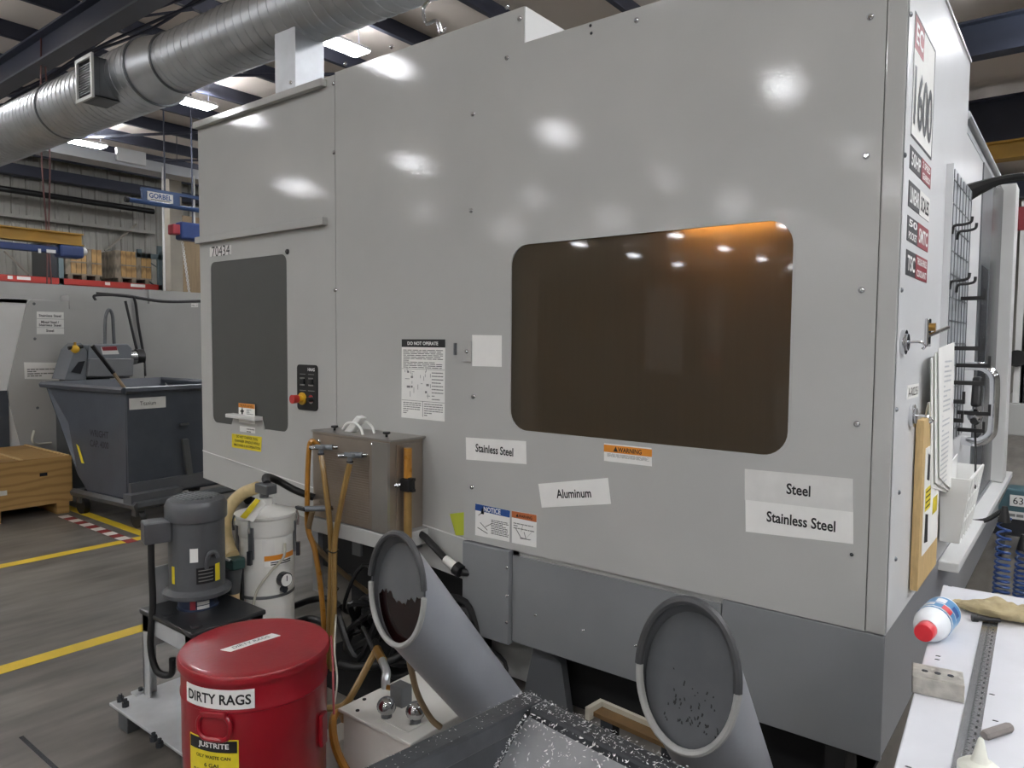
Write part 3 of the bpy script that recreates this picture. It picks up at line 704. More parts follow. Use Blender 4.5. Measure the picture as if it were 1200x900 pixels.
# hook on the machine roof edge
p = at_y(505, 30, 2.5); q = at_y(522, 33, 2.5)
hose('lifting_hook', 'curved steel hook hanging at the roof edge of the machine', 'hook', [(q.x, 2.47, q.z-.03), (q.x-.03, 2.47, q.z+.03), (p.x, 2.47, p.z), (p.x-.02, 2.47, p.z+.07), (p.x+.02, 2.47, p.z+.10)], .008, 'steel')

# ================================================================== left background
# overhead cable tray and pipes
p0, p1 = at_x(55, 165, -15.2), at_x(232, 199, -15.2)
tray = t = thing('cable_tray', 'long pale steel cable tray hung below the roof', 'cable tray', (-15.2, 7, 5.1))
MB().box(-15.3, -15.2, 3.5, 13, p0.z-.18, p0.z+.02).build('tray_side', 'tray_white', t); MB().box(-15.7, -15.3, 3.5, 13, p0.z-.18, p0.z-.165).build('tray_bottom', 'tray_white', t)
p = at_x(158, 184, -15.15)
MB().box(-15.2, -15.1, p.y-.36, p.y+.2, p.z-.14, p.z+.12).build('junction_box', 'paint_white', t, bevel=.006)
for y in (5, 8, 11): MB().cyl((-15.45, y, p0.z-.1), (-15.45, y, 6), .008, n=6).build('hanger_rod', 'purlin', t)
p0, p1 = at_x(0, 220, -19.4), at_x(180, 248, -19.4)
tag(MB().cyl((-19.4, 3, p0.z), (-19.4, p1.y, p1.z), .07, n=12).build('sprinkler_pipe', 'black', smooth=True), 'black sprinkler pipe running along the ribbed siding', 'pipe')
for (px, lb) in ((53, 'thin red drop cord hanging in front of the ribbed siding'),):
    a, b = at_x(53, 165, -11.6), at_x(53, 325, -11.6)
    for k, dx in enumerate((-.035, .035)):
        tag(MB().tube(spline([(-11.6, a.y+dx*.5, 5.76), (-11.6, a.y+dx*1.5, 4.2), (-11.6, a.y+dx*.4, 3.0), (-11.6, a.y+dx, 2.1)], 6), .012, 6).build('drop_cord', 'cord_red', smooth=True), lb, 'cord', 'pair of drop cords by the yellow beam')
def hang(px, y0, y1, X, r, mt, lb):
    a, b = at_x(px, y0, X), at_x(px, y1, X); return MB().cyl((X, b.y, b.z), (X, b.y, a.z), r, n=8).build('conduit_drop', mt, tray, smooth=True)
hang(193, 196, 348, -15.18, .022, 'paint_white', 'thin pale conduit dropping past the blue crane rail sign')
hang(228, 206, 262, -15.18, .02, 'paint_white', 'short pale conduit dropping beside the machine edge')
# blue enclosed-track crane rail with maker's plate
X = -11.0; t = thing('crane_rail', 'blue trussed crane rail with white maker plate', 'crane rail', (X, 6, 3.6))
def gz(px, py): return at_x(px, py, X)
a, b, c, e = gz(165, 220), gz(232, 240), gz(148, 233.5), gz(232, 252)
MB().box(X-.03, X+.03, a.y, 8.2, a.z-.035, a.z+.01).build('top_chord', 'blue_paint', t)
MB().cyl((X, c.y, c.z), (X, 8.2, c.z), .035, n=10).build('track', 'blue_paint', t)
MB().cyl((X, c.y-.02, c.z), (X, c.y+.03, c.z), .042, n=10).build('end_stop', 'black', t)
for y in (a.y+.06, gz(206, 240).y, 7.4): MB().box(X-.03, X+.03, y-.05, y+.05, c.z, a.z-.035).build('truss_post', 'blue_paint', t)
p, q = gz(171, 228), gz(201, 243); cf = Face((X+.04, 0, 0), (0, 1, 0), (0, 0, 1))
s = MB().rect(cf, p.y, q.y, c.z+.035, a.z-.04, 0, .008).build('name_plate', 'paper', t)
text(s, 'GORBEL', cf, (p.y+q.y)/2, (c.z+a.z)/2+.005, .075, 'safety_blue', .012, w=(q.y-p.y)*.88, bold=True)
MB().rect(cf, p.y+.05, q.y-.05, c.z+.045, c.z+.055, .008, .010).build('small_print', 'ink_grey', s)
for y in (5.5, 7.6): MB().cyl((X, y, a.z), (X, y, 6.0), .012, n=6).build('hanger_rod', 'purlin', t)
# yellow beam and blue rail
X = -10.0; a, b = at_x(0, 265, X), at_x(95, 275, X); c = at_x(95, 289, X)
t = thing('bridge_beam', 'yellow I-beam of a small overhead crane', 'crane beam', (X, 3.5, b.z))
MB().box(X-.012, X+.012, 1.0, b.y, c.z, b.z).build('web', 'yellow_beam', t); MB().box(X-.08, X+.08, 1.0, b.y, b.z-.015, b.z).build('top_flange', 'yellow_beam', t)
MB().box(X-.08, X+.08, 1.0, b.y, c.z, c.z+.015).build('bottom_flange', 'yellow_beam', t)
for y in (1.4,): MB().box(X-.05, X+.05, y-.05, y+.05, b.z, 6.0).build('hanger', 'yellow_beam', t)
bb = c.z; a, b, c = at_x(0, 287, X), at_x(70, 290, X), at_x(70, 297.5, X)
t = thing('crane_track', 'dark blue crane track under the yellow beam', 'crane track', (X, 3.5, c.z))
e = at_x(100, 297, X)
MB().box(X-.06, X+.06, 1.0, e.y-.12, c.z, min(b.z, bb-.004)).build('track', 'blue_deep', t, bevel=.01)
cf = Face((X+.061, 0, 0), (0, 1, 0), (0, 0, 1)); p, q = at_x(52, 292, X), at_x(63, 296, X)
MB().rect(cf, p.y, q.y, p.z-.045, p.z-.005, 0, .003).build('lettering', 'white_ink', t); p = at_x(44, 292, X); MB().rect(cf, p.y-.015, p.y+.015, p.z-.05, p.z, 0, .003).build('lettering', 'white_ink', t)
p = at_x(81, 292, X); MB().box(X-.1, X+.1, p.y-.14, p.y+.14, p.z-.11, min(p.z+.07, bb-.004)).build('trolley', 'blue_deep', t, bevel=.03)
MB().sphere((X, e.y-.03, e.z+.02), .055, 10, 6).build('bumper', 'paint_white', t, smooth=True)
MB().cyl((X, 2.0, b.z-.02), (X, 2.0, bb), .03, n=8).build('clevis', 'blue_deep', t)
# chain hoist by the column
X = -12.9; p = at_x(214, 285, X); q = at_x(222, 345, X)
t = thing('chain_hoist', 'blue and dark electric chain hoist next to the beige column', 'hoist', (X, p.y, p.z))
a = at_x(226, 270, X); MB().box(X-.12, X+.12, a.y-.28, a.y+.25, a.z-.2, a.z+.12).build('hoist_body', 'blue_deep', t, bevel=.04); MB().box(X-.1, X+.1, a.y-.42, a.y-.28, a.z-.12, a.z+.06).build('motor_cover', 'sign_red', t, bevel=.02)
m = MB().cyl((X, a.y, a.z+.1), (X, a.y, 6.0), .015, n=6).build('suspension_rod', 'purlin', t)
n = 26
for k in range(n):
    s = k/(n-1); y = p.y + (q.y-p.y)*s; z = p.z+(q.z-p.z)*s
    MB().tube([(X+(.02*math.cos(u) if k % 2 else 0), y+(0 if k % 2 else .02*math.cos(u)), z+.028*math.sin(u)) for u in [2*math.pi*j/8 for j in range(9)]], .007, 5, False).build('chain_link', 'paint_white', t)
# pallet rack with crates
X = -18.0; a, b = at_x(0, 326, X), at_x(190, 334, X); rz = b.z
t = thing('pallet_rack', 'pallet rack with red beam and grey green uprights', 'rack', (X, 7, 0))
MB().box(X-.05, X, 3.5, b.y, rz-.13, rz).build('load_beam', 'rack_red', t); MB().box(X-1.1, X-1.05, 3.5, b.y, rz-.13, rz).build('load_beam', 'rack_red', t)
for px0, px1 in ((9, 15), (20, 36), (123, 129), (153, 170)):
    p, q = at_x(px0, 330, X), at_x(px1, 330, X); MB().box(X, X+.004, p.y, q.y, rz-.09, rz-.02).build('beam_label', 'paper', t)
for px in (72, 188):
    y = at_x(px, 320, X).y
    for xx in (X, X-1.05): MB().box(xx-.08, xx, y-.05, y+.05, 0, rz+.95).build('upright', 'rack_green', t)
    m = MB()
    for k in range(7): MB().cyl((X-.04, y, .3+k*.5), (X-1.05, y, .7+k*.5), .015, n=5).build('lacing', 'rack_green', t)
y = at_x(188, 320, X).y; MB().box(X-.05, X, y-.6, y+.9, rz+.62, rz+.74).build('load_beam', 'rack_green', t)
m = MB().box(X-1.05, X-.05, 3.6, b.y-.05, rz-.02, rz).build('shelf_deck', 'galv_dark', t)
def crate(px0, px1, py0, py1, X0, lb, mt='crate_wood'):
    a, b = at_x(px0, py1, X0), at_x(px1, py0, X0); y0, y1, z0, z1 = a.y, b.y, rz, rz+(b.z-a.z)
    t = thing('wooden_crate', lb, 'crate', (X0-.45, (y0+y1)/2, z0), 'wooden crates on the rack')
    MB().box(X0-.93, X0-.02, y0+.02, y1-.02, z0+.1, z1-.02).build('liner', 'crate_grey', t)
    n = 7; w = (y1-y0)/n
    for k in range(n): MB().box(X0-.02, X0, y0+k*w+.006, y0+(k+1)*w-.006, z0+.1, z1).build('plank', mt if (k*5) % 4 else 'crate_grey', t)
    for k in range(5): MB().box(X0-.93+k*.182+.006, X0-.93+(k+1)*.182-.006, y0, y0+.02, z0+.1, z1).build('plank', 'crate_grey', t)
    for z in (z0+.1, (z0+z1)/2+.02): MB().box(X0, X0+.015, y0, y1, z, z+.03).build('batten', 'crate_grey', t)
    for y in (y0+.05, (y0+y1)/2-.05, y1-.15): MB().box(X0-.93, X0, y, y+.1, z0, z0+.1).build('skid', 'crate_grey', t)
    return t
crate(77, 119, 293, 326, X+.0, 'wooden crate on the rack beside the upright, partly behind blue trolley'); crate(136, 177, 297, 330, X+.0, 'wooden crate on the rack with a dark gap in its planks')
p, q = at_x(54, 328, X-.1), at_x(70, 296, X-.1)
tag(MB().box(X-.9, X-.05, p.y, q.y, rz, rz+.75).box(X-.92, X-.03, p.y-.02, q.y+.02, rz+.75, rz+.8).build('dark_bin', 'far_dark', bevel=.01), 'dark box on the rack against the grey green upright', 'box')
# brown roll-up curtain beyond the column
tag(MB().box(-17.2, -17.0, 8.9, 11.5, 0, 4.1).box(-17.3, -16.9, 8.85, 11.6, 4.1, 4.5).build('rolling_curtain', 'brown_panel', bevel=.02), 'brown rolling door curtain behind the beige column', 'curtain')

# second machine (grey housing of a chip conveyor side)
X = -8.2
t = thing('machine_housing', 'pale grey housing of a neighbouring machine behind the dark hopper', 'machine', (X-.6, 3.6, 0))
hf = Face((X, 0, 0), (0, 1, 0), (0, 0, 1))
def h2(px, py): p = at_x(px, py, X); return p.y, p.z
A = [h2(40, 580), (6.6, .2), (6.6, h2(232, 354)[1]), h2(38, 351.5), h2(33, 354), h2(30, 362), h2(8, 460)]
MB().poly(hf, A, -1.4, 0).build('side_panel', 'paint', t)
B = [(1.0, .25), h2(38, 560), h2(8, 460), h2(30, 362), h2(33, 351), (1.0, h2(0, 351)[1])]
MB().poly(hf, B, -1.4, -.02).build('slanted_panel', 'paint_white', t)
p, q = h2(0, 345), h2(170, 338); MB().box(X-1.5, X-.25, .8, 4.0, 1.95, q[1]).build('top_cover', 'paint', t)
p, q = h2(0, 352), h2(95, 342); MB().box(X-.2, X-.02, p[0], q[0], 1.90, 1.94).build('ledge', 'paint_white', t); MB().box(X-.2, X+.02, q[0]-.12, q[0], 1.86, 2.0).build('bracket', 'paint', t)
MB().box(X-1.2, X-.2, 4.0, 6.5, 1.96, 2.12).build('rear_cover', 'paint', t)
for px in ((40, 356), (41, 397), (44, 478)): screw(hf, *h2(*px), .014, par=t, mt='galv_dark')
def sheet(px4, name, mt, par, F, f, d=0): return MB().poly(F, [f(*p) for p in px4], d, d+.002).build(name, mt, par)
s = sheet([(43, 391.5), (75, 391.5), (74.5, 366), (43, 365)], 'material_sign', 'paper', t, hf, h2)
for k, ln in enumerate(('Stainless Steel', 'Mixed Steel /', 'Stainless Steel', 'Steel')):
    a = h2(58.5, (370, 377.5, 381, 387.5)[k]); text(s, ln, hf, a[0], a[1], .026, 'ink', .003, w=(.2, .16, .2, .07)[k], bold=True)
p, q = h2(43, 373.5), h2(75, 374); MB().rect(hf, p[0], q[0], p[1], p[1]+.003, .002, .003).rect(hf, p[0], q[0], h2(50, 384)[1], h2(50, 384)[1]+.003, .002, .003).build('rule_line', 'ink_grey', s)
s = sheet([(29, 444), (70, 445), (72.5, 425), (28, 424.5)], 'chart_label', 'paper', t, hf, h2); p, q = h2(32, 442), h2(68, 431); print_lines(s, hf, p[0], q[0], p[1], q[1], 4, 'ink_grey', .003, .5, 21)
s = sheet([(224, 360), (232, 360), (232, 355.5), (224, 355.5)], 'small_tag', 'paper', t, hf, h2); text(s, 'No. 7', hf, h2(228, 358)[0], h2(228, 358)[1], .02, 'ink', .003, w=.07)
MB().box(X-.3, X+.0, 1.4, h2(11, 500)[0], .1, h2(0, 458)[1]).build('side_guard', 'hopper_paint', t)
hose('conduit_loop', 'black cable running along the top edge of the grey housing', 'cable', [at_x(112, 352, X+.03), at_x(113, 346, X+.03), at_x(150, 347, X+.03), at_x(158, 352, X+.03), at_x(162, 380, X+.03), at_x(168, 415, X+.06), at_x(170, 440, X+.2)], .014, 'rubber')
hose('power_cable', 'black cable sagging along the housing roof toward the machine', 'cable', [at_x(113, 344, X-.1), at_x(150, 347, X-.05), at_x(190, 353, X-.05), at_x(236, 353, X-.05)], .018, 'rubber')
hose('hydraulic_hose', 'pale small hose loop low beside the hopper base', 'hose', [at_x(40, 505, X+.05), at_x(38, 515, X+.1), at_x(42, 520, X+.1), at_x(60, 519, X+.05)], .012, 'clear_tube')
# chip conveyor head above the hopper
X2 = -7.7; cf = Face((X2, 0, 0), (0, 1, 0), (0, 0, 1))
def c2(px, py): p = at_x(px, py, X2); return p.y, p.z
t = thing('chip_conveyor', 'grey chip conveyor head discharging into the dark blue hopper', 'conveyor', (X2, 3.3, 0))
MB().poly(cf, [c2(101, 443), c2(153, 443), c2(155, 408), c2(150, 403), c2(104, 404)], -.35, 0).build('head_cover', 'valve_grey', t, bevel=.01)
MB().poly(cf, [c2(100, 441), c2(153, 441), c2(154, 420), c2(102, 420)], 0, .06).build('front_cover', 'skirt', t, bevel=.008)
MB().poly(cf, [c2(75, 445), c2(100, 445), c2(101, 412), c2(94, 402), c2(86, 410)], -.3, .02).build('side_cheek', 'valve_grey', t)
MB().poly(cf, [c2(82, 436), c2(93, 438), c2(98, 423), c2(91, 424)], .02, .03).build('inspection_slot', 'far_dark', t)
MB().poly(cf, [c2(84, 452), c2(134, 452), c2(134, 441), c2(84, 441)], -.3, -.1).build('discharge_opening', 'far_dark', t)
p, q = c2(155, 419), c2(169, 419); MB().cyl((X2-.15, p[0], p[1]), (X2-.15, q[0], q[1]), .075, n=16).build('gear_motor', 'steel', t, smooth=True); MB().cyl((X2-.15, q[0]-.02, p[1]), (X2-.15, q[0]+.05, p[1]), .085, n=16).build('motor_cap', 'black', t, smooth=True)
MB().poly(cf, [c2(146, 455), c2(172, 455), c2(171, 425), c2(158, 428)], -.25, -.05).build('chute_side', 'paint', t)
s = sheet([(120, 415.5), (139.5, 415), (136, 405.5), (118, 406.5)], 'danger_label', 'paper', t, cf, c2, .001); sheet([(120.5, 411), (137.5, 410.5), (136, 405.7), (119, 406.6)], 'header', 'sign_red', s, cf, c2, .0032)
MB().sphere((X2+.02,)+c2(87, 409), .04, 10, 6).build('valve_body', 'yellow_plastic', t, smooth=True); p, q = c2(79, 408), c2(96, 406); MB().cyl((X2+.02,)+p, (X2+.02,)+q, .018, n=8).build('valve_pipe', 'black', t)
p = c2(87, 401); q = c2(87, 414); MB().cyl((X2+.02,)+p, (X2+.02,)+q, .012, n=8).build('valve_stem', 'brass', t)
MB().box(X2-.4, X2-.1, 2.9, 3.5, 0, .9).build('incline', 'galv_dark', t)
u = [c2(128, 403), c2(128.5, 375), c2(131, 365), c2(134, 363), c2(137, 370), c2(138, 385), c2(139, 403)]
hose('handle_loop', 'tall grey cable loop standing on the conveyor head', 'cable', [(X2-.1,)+p for p in u], .016, 'galv_dark')
hose('motor_cable', 'black cable dropping to the conveyor gear motor', 'cable', [(X2-.25,)+c2(160, 352), (X2-.2,)+c2(165, 385), (X2-.15,)+c2(170, 418), (X2-.1,)+c2(174, 445)], .014, 'rubber')

# dark blue tilting hopper
def hop2():
    zr = 1.15; A = at_z(147, 455, zr); L = at_z(52, 448, zr); B = at_z(252, 449, zr)
    ex = (L-A); W = ex.length; ex.normalize(); ey = Vector((-ex.y, ex.x, 0)); ey = -ey if ey.y < 0 else ey; D = 1.15
    P = lambda a, b, z: A + ex*a + ey*b + Vector((0, 0, z-zr))
    t = thing('dump_hopper', 'dark blue grey self-dumping hopper beside the plywood crate', 'hopper', (A.x, A.y, 0))
    # near side (faces the camera) is the a-z outline, extruded along b
    prof = [(0.02, .22), (.62, .20), (.80, .34), (.95, .80), (W-.06, zr-.04), (W, zr-.04), (W, zr), (0, zr), (0, zr-.1)]
    def plate(b0, b1, name, mt, pr):
        n = len(pr); vs = [P(a, b0, z) for a, z in pr] + [P(a, b1, z) for a, z in pr]
        return MB().add(vs, [tuple(range(n)), tuple(range(2*n-1, n-1, -1))] + [(i, (i+1) % n, n+(i+1) % n, n+i) for i in range(n)]).build(name, mt, t, bevel=.004)
    plate(0, .015, 'side_plate', 'hopper_paint', prof); plate(D, D+.015, 'side_plate', 'hopper_paint', prof)
    def quad(pts, name, mt, th=.015):
        vs = [P(*p) for p in pts]; nn = (vs[1]-vs[0]).cross(vs[2]-vs[0]).normalized()*th
        return MB().add(vs+[v+nn for v in vs], [(0, 1, 2, 3), (7, 6, 5, 4)]+[(i, (i+1) % 4, 4+(i+1) % 4, 4+i) for i in range(4)]).build(name, mt, t)
    quad([(0, 0, .22), (0, D, .22), (0, D, zr), (0, 0, zr)], 'front_plate', 'hopper_paint')
    quad([(.8, 0, .34), (.8, D, .34), (W, D, zr), (W, 0, zr)], 'sloped_plate', 'hopper_paint')
    quad([(0, 0, .23), (.7, 0, .23), (.7, D, .23), (0, D, .23)], 'bottom_plate', 'far_dark')
    m = MB(); m.tube([P(-.02, -.02, zr-.02), P(W, -.02, zr-.02)], .03, 6); m.build('rim', 'hopper_paint', t)
    m = MB(); m.tube([P(-.02, -.02, zr-.02), P(-.02, D, zr-.02)], .03, 6); m.build('rim', 'hopper_paint', t)
    m = MB(); m.tube([P(0, D, zr-.02), P(W, D, zr-.02)], .03, 6); m.build('rim', 'hopper_paint', t)
    # face plates print
    nf = Face(P(0, -.001, 0), -ex, (0, 0, 1)); a = -W*.42
    f1 = Face(P(-.001, 0, 0), ey, (0, 0, 1))
    n1 = MB().rect(f1, .02, .34, zr-.18, zr-.085, 0.012, .016).build('material_label', 'paper_old', t); text(n1, 'Titanium', f1, .18, zr-.133, .034, 'ink', .018, w=.14)
    for k, ln in enumerate(('WRIGHT', 'CAP. 4000')):
        text(t, ln, nf, -.42, .74-k*.09, .06, 'ink_faint', .004, w=.30, bold=True, name='stencil_lettering')
    n1 = MB().poly(nf, [(-.80, .62), (-.76, .60), (-.68, .46), (-.72, .46)][::-1], .002, .006).build('yellow_label', 'safety_yellow', t)
    MB().poly(f1, [(.51, .34), (.57, .34), (.53, .68), (.47, .68)], .016, .05).build('release_lever', 'galv_dark', t, bevel=.004)
    MB().rect(f1, .46, .54, .80, .82, .016, .04).build('lever_catch', 'galv_dark', t)
    MB().rect(f1, .0, 1.1, .24, .36, .016, .05).build('base_rail', 'skirt_dark', t); MB().rect(f1, -.05, .4, .2, .28, .02, .14).build('fork_pocket', 'skirt_dark', t)
    # rolling base frame
    fx = lambda a, b, z: P(a, b, z)
    m = MB(); m.tube([P(-.18, -.02, .19), P(.84, -.02, .19)], .035, 6); m.build('base_bar', 'galv_dark', t)
    m = MB(); m.tube([P(-.18, D, .19), P(.84, D, .19)], .035, 6); m.build('base_bar', 'galv_dark', t)
    m = MB(); m.tube([P(-.16, -.02, .19), P(-.16, D, .19)], .035, 6); m.build('base_bar', 'galv_dark', t)
    m = MB(); m.tube([P(.80, -.02, .19), P(.80, D, .19)], .035, 6); m.build('base_bar', 'galv_dark', t)
    for (a, b) in ((-.12, .02), (-.12, D-.05), (.76, .02), (.76, D-.05)):
        p = P(a, b, .075); w = MB().cyl(p-ey*.025, p+ey*.025, .075, n=16).build('caster_wheel', 'rubber', t, smooth=True)
        MB().box(p.x-.035, p.x+.035, p.y-.04, p.y+.04, .10, .19).build('caster_fork', 'galv_dark', w)
    # mop/shovel handle leaning out
    a, b = at_x(147, 455, -6.9), at_x(109, 405, -6.9)
    return t
hop2()
a, b = Vector((-6.75, 3.12, .6)), at_x(108, 405, -6.95)
t = thing('shovel', 'shovel leaning in the dark hopper, dark grip and brown wooden shaft', 'shovel', (a.x, a.y, a.z))
c = a.lerp(b, .55)
c2_ = at_x(133, 437, -6.95); e2 = at_x(147, 456, -6.9)
MB().cyl(e2+(e2-c2_)*1.6, c2_, .016, n=8).build('shaft', 'brown_panel', t, smooth=True); MB().cyl(c2_, b, .02, n=8).build('grip', 'black', t, smooth=True)
q = e2+(e2-c2_)*1.6; MB().box(q.x-.02, q.x+.02, q.y-.1, q.y+.1, q.z-.22, q.z+.02).build('blade', 'galv_dark', t)

# plywood crate with slatted lid
t = thing('plywood_crate', 'low plywood crate with slatted top on skids', 'crate', (-7.6, 2.1, 0))
x0, x1, y0, y1 = -8.12, -7.10, 1.35, 2.66
MB().box(x1-.02, x1, y0, y1, .10, .50).build('side_board', 'plywood', t); MB().box(x0, x1-.02, y1-.02, y1, .10, .50).build('side_board', 'plywood', t)
MB().box(x0, x0+.02, y0, y1-.02, .10, .50).build('side_board', 'plywood', t); MB().box(x0+.02, x1-.02, y0, y0+.02, .10, .50).build('side_board', 'plywood', t)
MB().box(x0+.02, x1-.02, y0+.02, y1-.02, .10, .13).build('bottom_board', 'plywood', t)
n = 8; w = (x1-x0)/n
for k in range(n): MB().box(x0+k*w+.006, x0+(k+1)*w-.006, y0, y1, .478+.0221, .512).build('slat', 'plywood', t)
for y in (y0+.1, y0+.52, y0+.92, y1-.03): MB().box(x0, x1, y-.012, y+.012, .512, .520).build('cross_batten', 'tan_edge', t)
for y in (y0+.05, (y0+y1)/2, y1-.13): MB().box(x0, x1, y, y+.1, 0, .10).build('skid', 'plywood', t)
cf = Face((x1, 0, 0), (0, 1, 0), (0, 0, 1)); p = at_x(51, 556, x1); MB().rect(cf, p.y-.03, p.y+.03, p.z-.015, p.z+.015, 0, .001).build('stamp', 'far_dark', t)
p = at_x(3, 578, x1); MB().rect(cf, p.y-.08, p.y+.03, p.z-.02, p.z+.02, 0, .01).build('label', 'paper_old', t)
# ================================================================== pump station
BX, BY = -2.83, 1.52
t = thing('pump_station', 'coolant pump with dark grey electric motor on a steel stand', 'pump', (BX, BY, 0))
MB().box(-3.01, -2.33, 1.24, 1.715, .088, .10).build('base_plate', 'frame_grey', t, bevel=.003)
for (x0, x1, y0, y1) in ((-2.98, -2.90, 1.26, 1.70), (-2.48, -2.36, 1.26, 1.70)): MB().box(x0, x1, y0, y1, 0, .088).build('riser_block', 'galv_dark', t, bevel=.004)
for (px, py) in ((141, 819), (147, 825), (180, 865), (187, 872)):
    p = at_z(px, py, .11); b = MB().cyl((p.x, p.y, .10), (p.x, p.y, .118), .014, n=6).build('hex_bolt', 'far_dark', t); MB().cyl((p.x, p.y, .118), (p.x, p.y, .13), .008, n=8).build('bolt_stud', 'far_dark', b)
lx0, lx1, ly0, ly1, tz = -2.97, -2.58, 1.36, 1.66, .44
for (x, y, sx, sy) in ((lx0, ly0, 1, 1), (lx1, ly0, -1, 1), (lx0, ly1, 1, -1), (lx1, ly1, -1, -1)):
    MB().box(min(x, x+sx*.05), max(x, x+sx*.05), min(y, y+sy*.006), max(y, y+sy*.006), .10, tz).box(min(x, x+sx*.006), max(x, x+sx*.006), min(y, y+sy*.05), max(y, y+sy*.05), .10, tz).build('angle_leg', 'frame_grey', t)
    f = MB().box(x-sx*.03-.02, x-sx*.03+.02, y-.03, y+.03, .10, .108).build('foot_plate', 'frame_grey', t); MB().cyl((x-sx*.03, y, .108), (x-sx*.03, y, .12), .01, n=6).build('foot_bolt', 'far_dark', f)
MB().box(lx0, lx1, ly0, ly0+.008, tz-.07, tz).build('apron', 'frame_grey', t); MB().box(lx1-.008, lx1, ly0, ly1, tz-.07, tz).build('apron', 'frame_grey', t); MB().box(lx0, lx0+.008, ly0, ly1, tz-.07, tz).build('apron', 'frame_grey', t)
MB().box(lx0-.01, lx1+.01, ly0-.01, ly1+.01, tz, tz+.02).build('motor_plate', 'plate_dark', t, bevel=.006)
for (x, y) in ((lx0+.03, ly0+.16), (lx0+.15, ly0+.03), (lx1-.04, ly0+.04)): MB().cyl((x, y, tz+.02), (x, y, tz+.028), .022, n=12).build('plate_bolt', 'plate_dark', t)
# folded back guard
MB().box(lx0-.03, lx0-.02, ly0+.06, ly1+.07, tz-.16, tz+.17).build('guard_side', 'frame_grey', t); MB().box(lx0-.03, BX-.0, ly1+.06, ly1+.07, tz-.16, tz+.17).build('guard_back', 'plate_dark', t); MB().box(lx0-.03, BX-.0, ly1+.0, ly1+.07, tz+.17, tz+.178).build('guard_top', 'frame_grey', t)
MB().lathe((BX, BY, tz+.02), [(.08, 0), (.08, .006), (.075, .008), (.075, .07)], 24).build('adapter', 'motor_blue', t, smooth=True)
z0 = .520
mo = MB().lathe((BX, BY, z0), [(.13, 0), (.132, .008), (.132, .016), (.115, .022), (.108, .03), (.108, .315)], 32).build('motor_body', 'motor', t, smooth=True)
fc = MB().lathe((BX, BY, z0+.307), [(.117, 0), (.119, .006), (.119, .058), (.110, .078), (.09, .088), (.0, .092)], 32, caps=False).build('fan_cover', 'motor', t, smooth=True)
for k in range(-4, 5):
    y = BY+k*.018; hw = math.sqrt(max(0, .085**2-(k*.018)**2))
    if hw > .01: MB().box(BX-hw, BX+hw, y-.0035, y+.0035, z0+.391, z0+.4005-abs(k)*.0008).build('grille_bar', 'galv_dark', fc)
cf_dir = Vector((-BX, -BY, 0)).normalized(); cu = Vector((-cf_dir.y, cf_dir.x, 0))
def around(deg, z, r=.108):    # a small face on the motor at an angle from the camera-facing line
    q = R(deg); n = cf_dir*math.cos(q) + cu*math.sin(q); u = cu*math.cos(q) - cf_dir*math.sin(q); return Face(Vector((BX, BY, z))+n*r, u, (0, 0, 1))
def curved(par, name, deg0, deg1, za, zb_, mt, r, c=(BX, BY), n=8, th=.0015):
    m = MB(); vs = []
    for k in range(n+1):
        q = R(deg0+(deg1-deg0)*k/n); nn = cf_dir*math.cos(q)+cu*math.sin(q)
        for rr in (r, r+th):
            for z in (za, zb_): vs.append(Vector((c[0], c[1], z))+nn*rr)
    fs = []
    for k in range(n):
        a = k*4; b = a+4; fs += [(a+2, b+2, b+3, a+3), (a, a+1, b+1, b), (a, b, b+2, a+2), (a+1, a+3, b+3, b+1)]
    fs += [(0, 2, 3, 1), (4*n, 4*n+1, 4*n+3, 4*n+2)]
    return m.add(vs, fs).build(name, mt, par)
curved(mo, 'rating_label', -14, 2, z0+.15, z0+.205, 'paper', .108); curved(mo, 'name_plate', -2, 36, z0+.06, z0+.125, 'black', .108); curved(mo, 'name_plate_edge', 38, 50, z0+.06, z0+.13, 'safety_yellow', .108); curved(mo, 'yellow_badge', -58, -50, z0+.06, z0+.13, 'safety_yellow', .108)
for k in range(4): curved(mo, 'print_line', 2, 32, z0+.07+k*.014, z0+.074+k*.014, 'ink_grey', .1095)
F1 = around(24, z0+.17); MB().tube(spline([F1.p(-.01, -.05, -.002), F1.p(-.01, -.01, .008), F1.p(0, .012, .012), F1.p(.02, .012, .018), F1.p(.03, -.01, .02)], 5), .009, 8).build('grease_elbow', 'motor', mo, smooth=True)
curved(fc, 'print_line', 0, 16, z0+.335, z0+.355, 'far_dark', .1165)
# terminal box
F1 = around(-78, z0+.275, .10); tb = MB().rect(F1, -.045, .045, -.045, .04, 0, .10).build('terminal_box', 'motor', t, bevel=.006)
MB().rect(Face(F1.p(-.046, 0, 0), F1.n, (0, 0, 1)), .02, .08, -.03, .02, 0, .001).build('sticker', 'paper_old', tb)
# labels on the adapter
for k in range(3): curved(t, 'adapter_label', -2, 34, tz+.026+k*.018, tz+.040+k*.018, 'paper_old' if k < 2 else 'stainless', .0755)
curved(t, 'adapter_label', -22, -6, tz+.026, tz+.075, 'sign_red', .0755)
a = F1.p(0, -.04, .07)
hose('motor_cord', '', '', [a, a+Vector((0, 0, -.12)), a+Vector((.005, 0, -.25)), a+Vector((-.0, -.01, -.42)), a+Vector((.03, -.0, -.52)), a+Vector((.10, .02, -.52)), (lx0+.2, ly0+.02, .30)], .013, 'rubber', 10, parent=t)

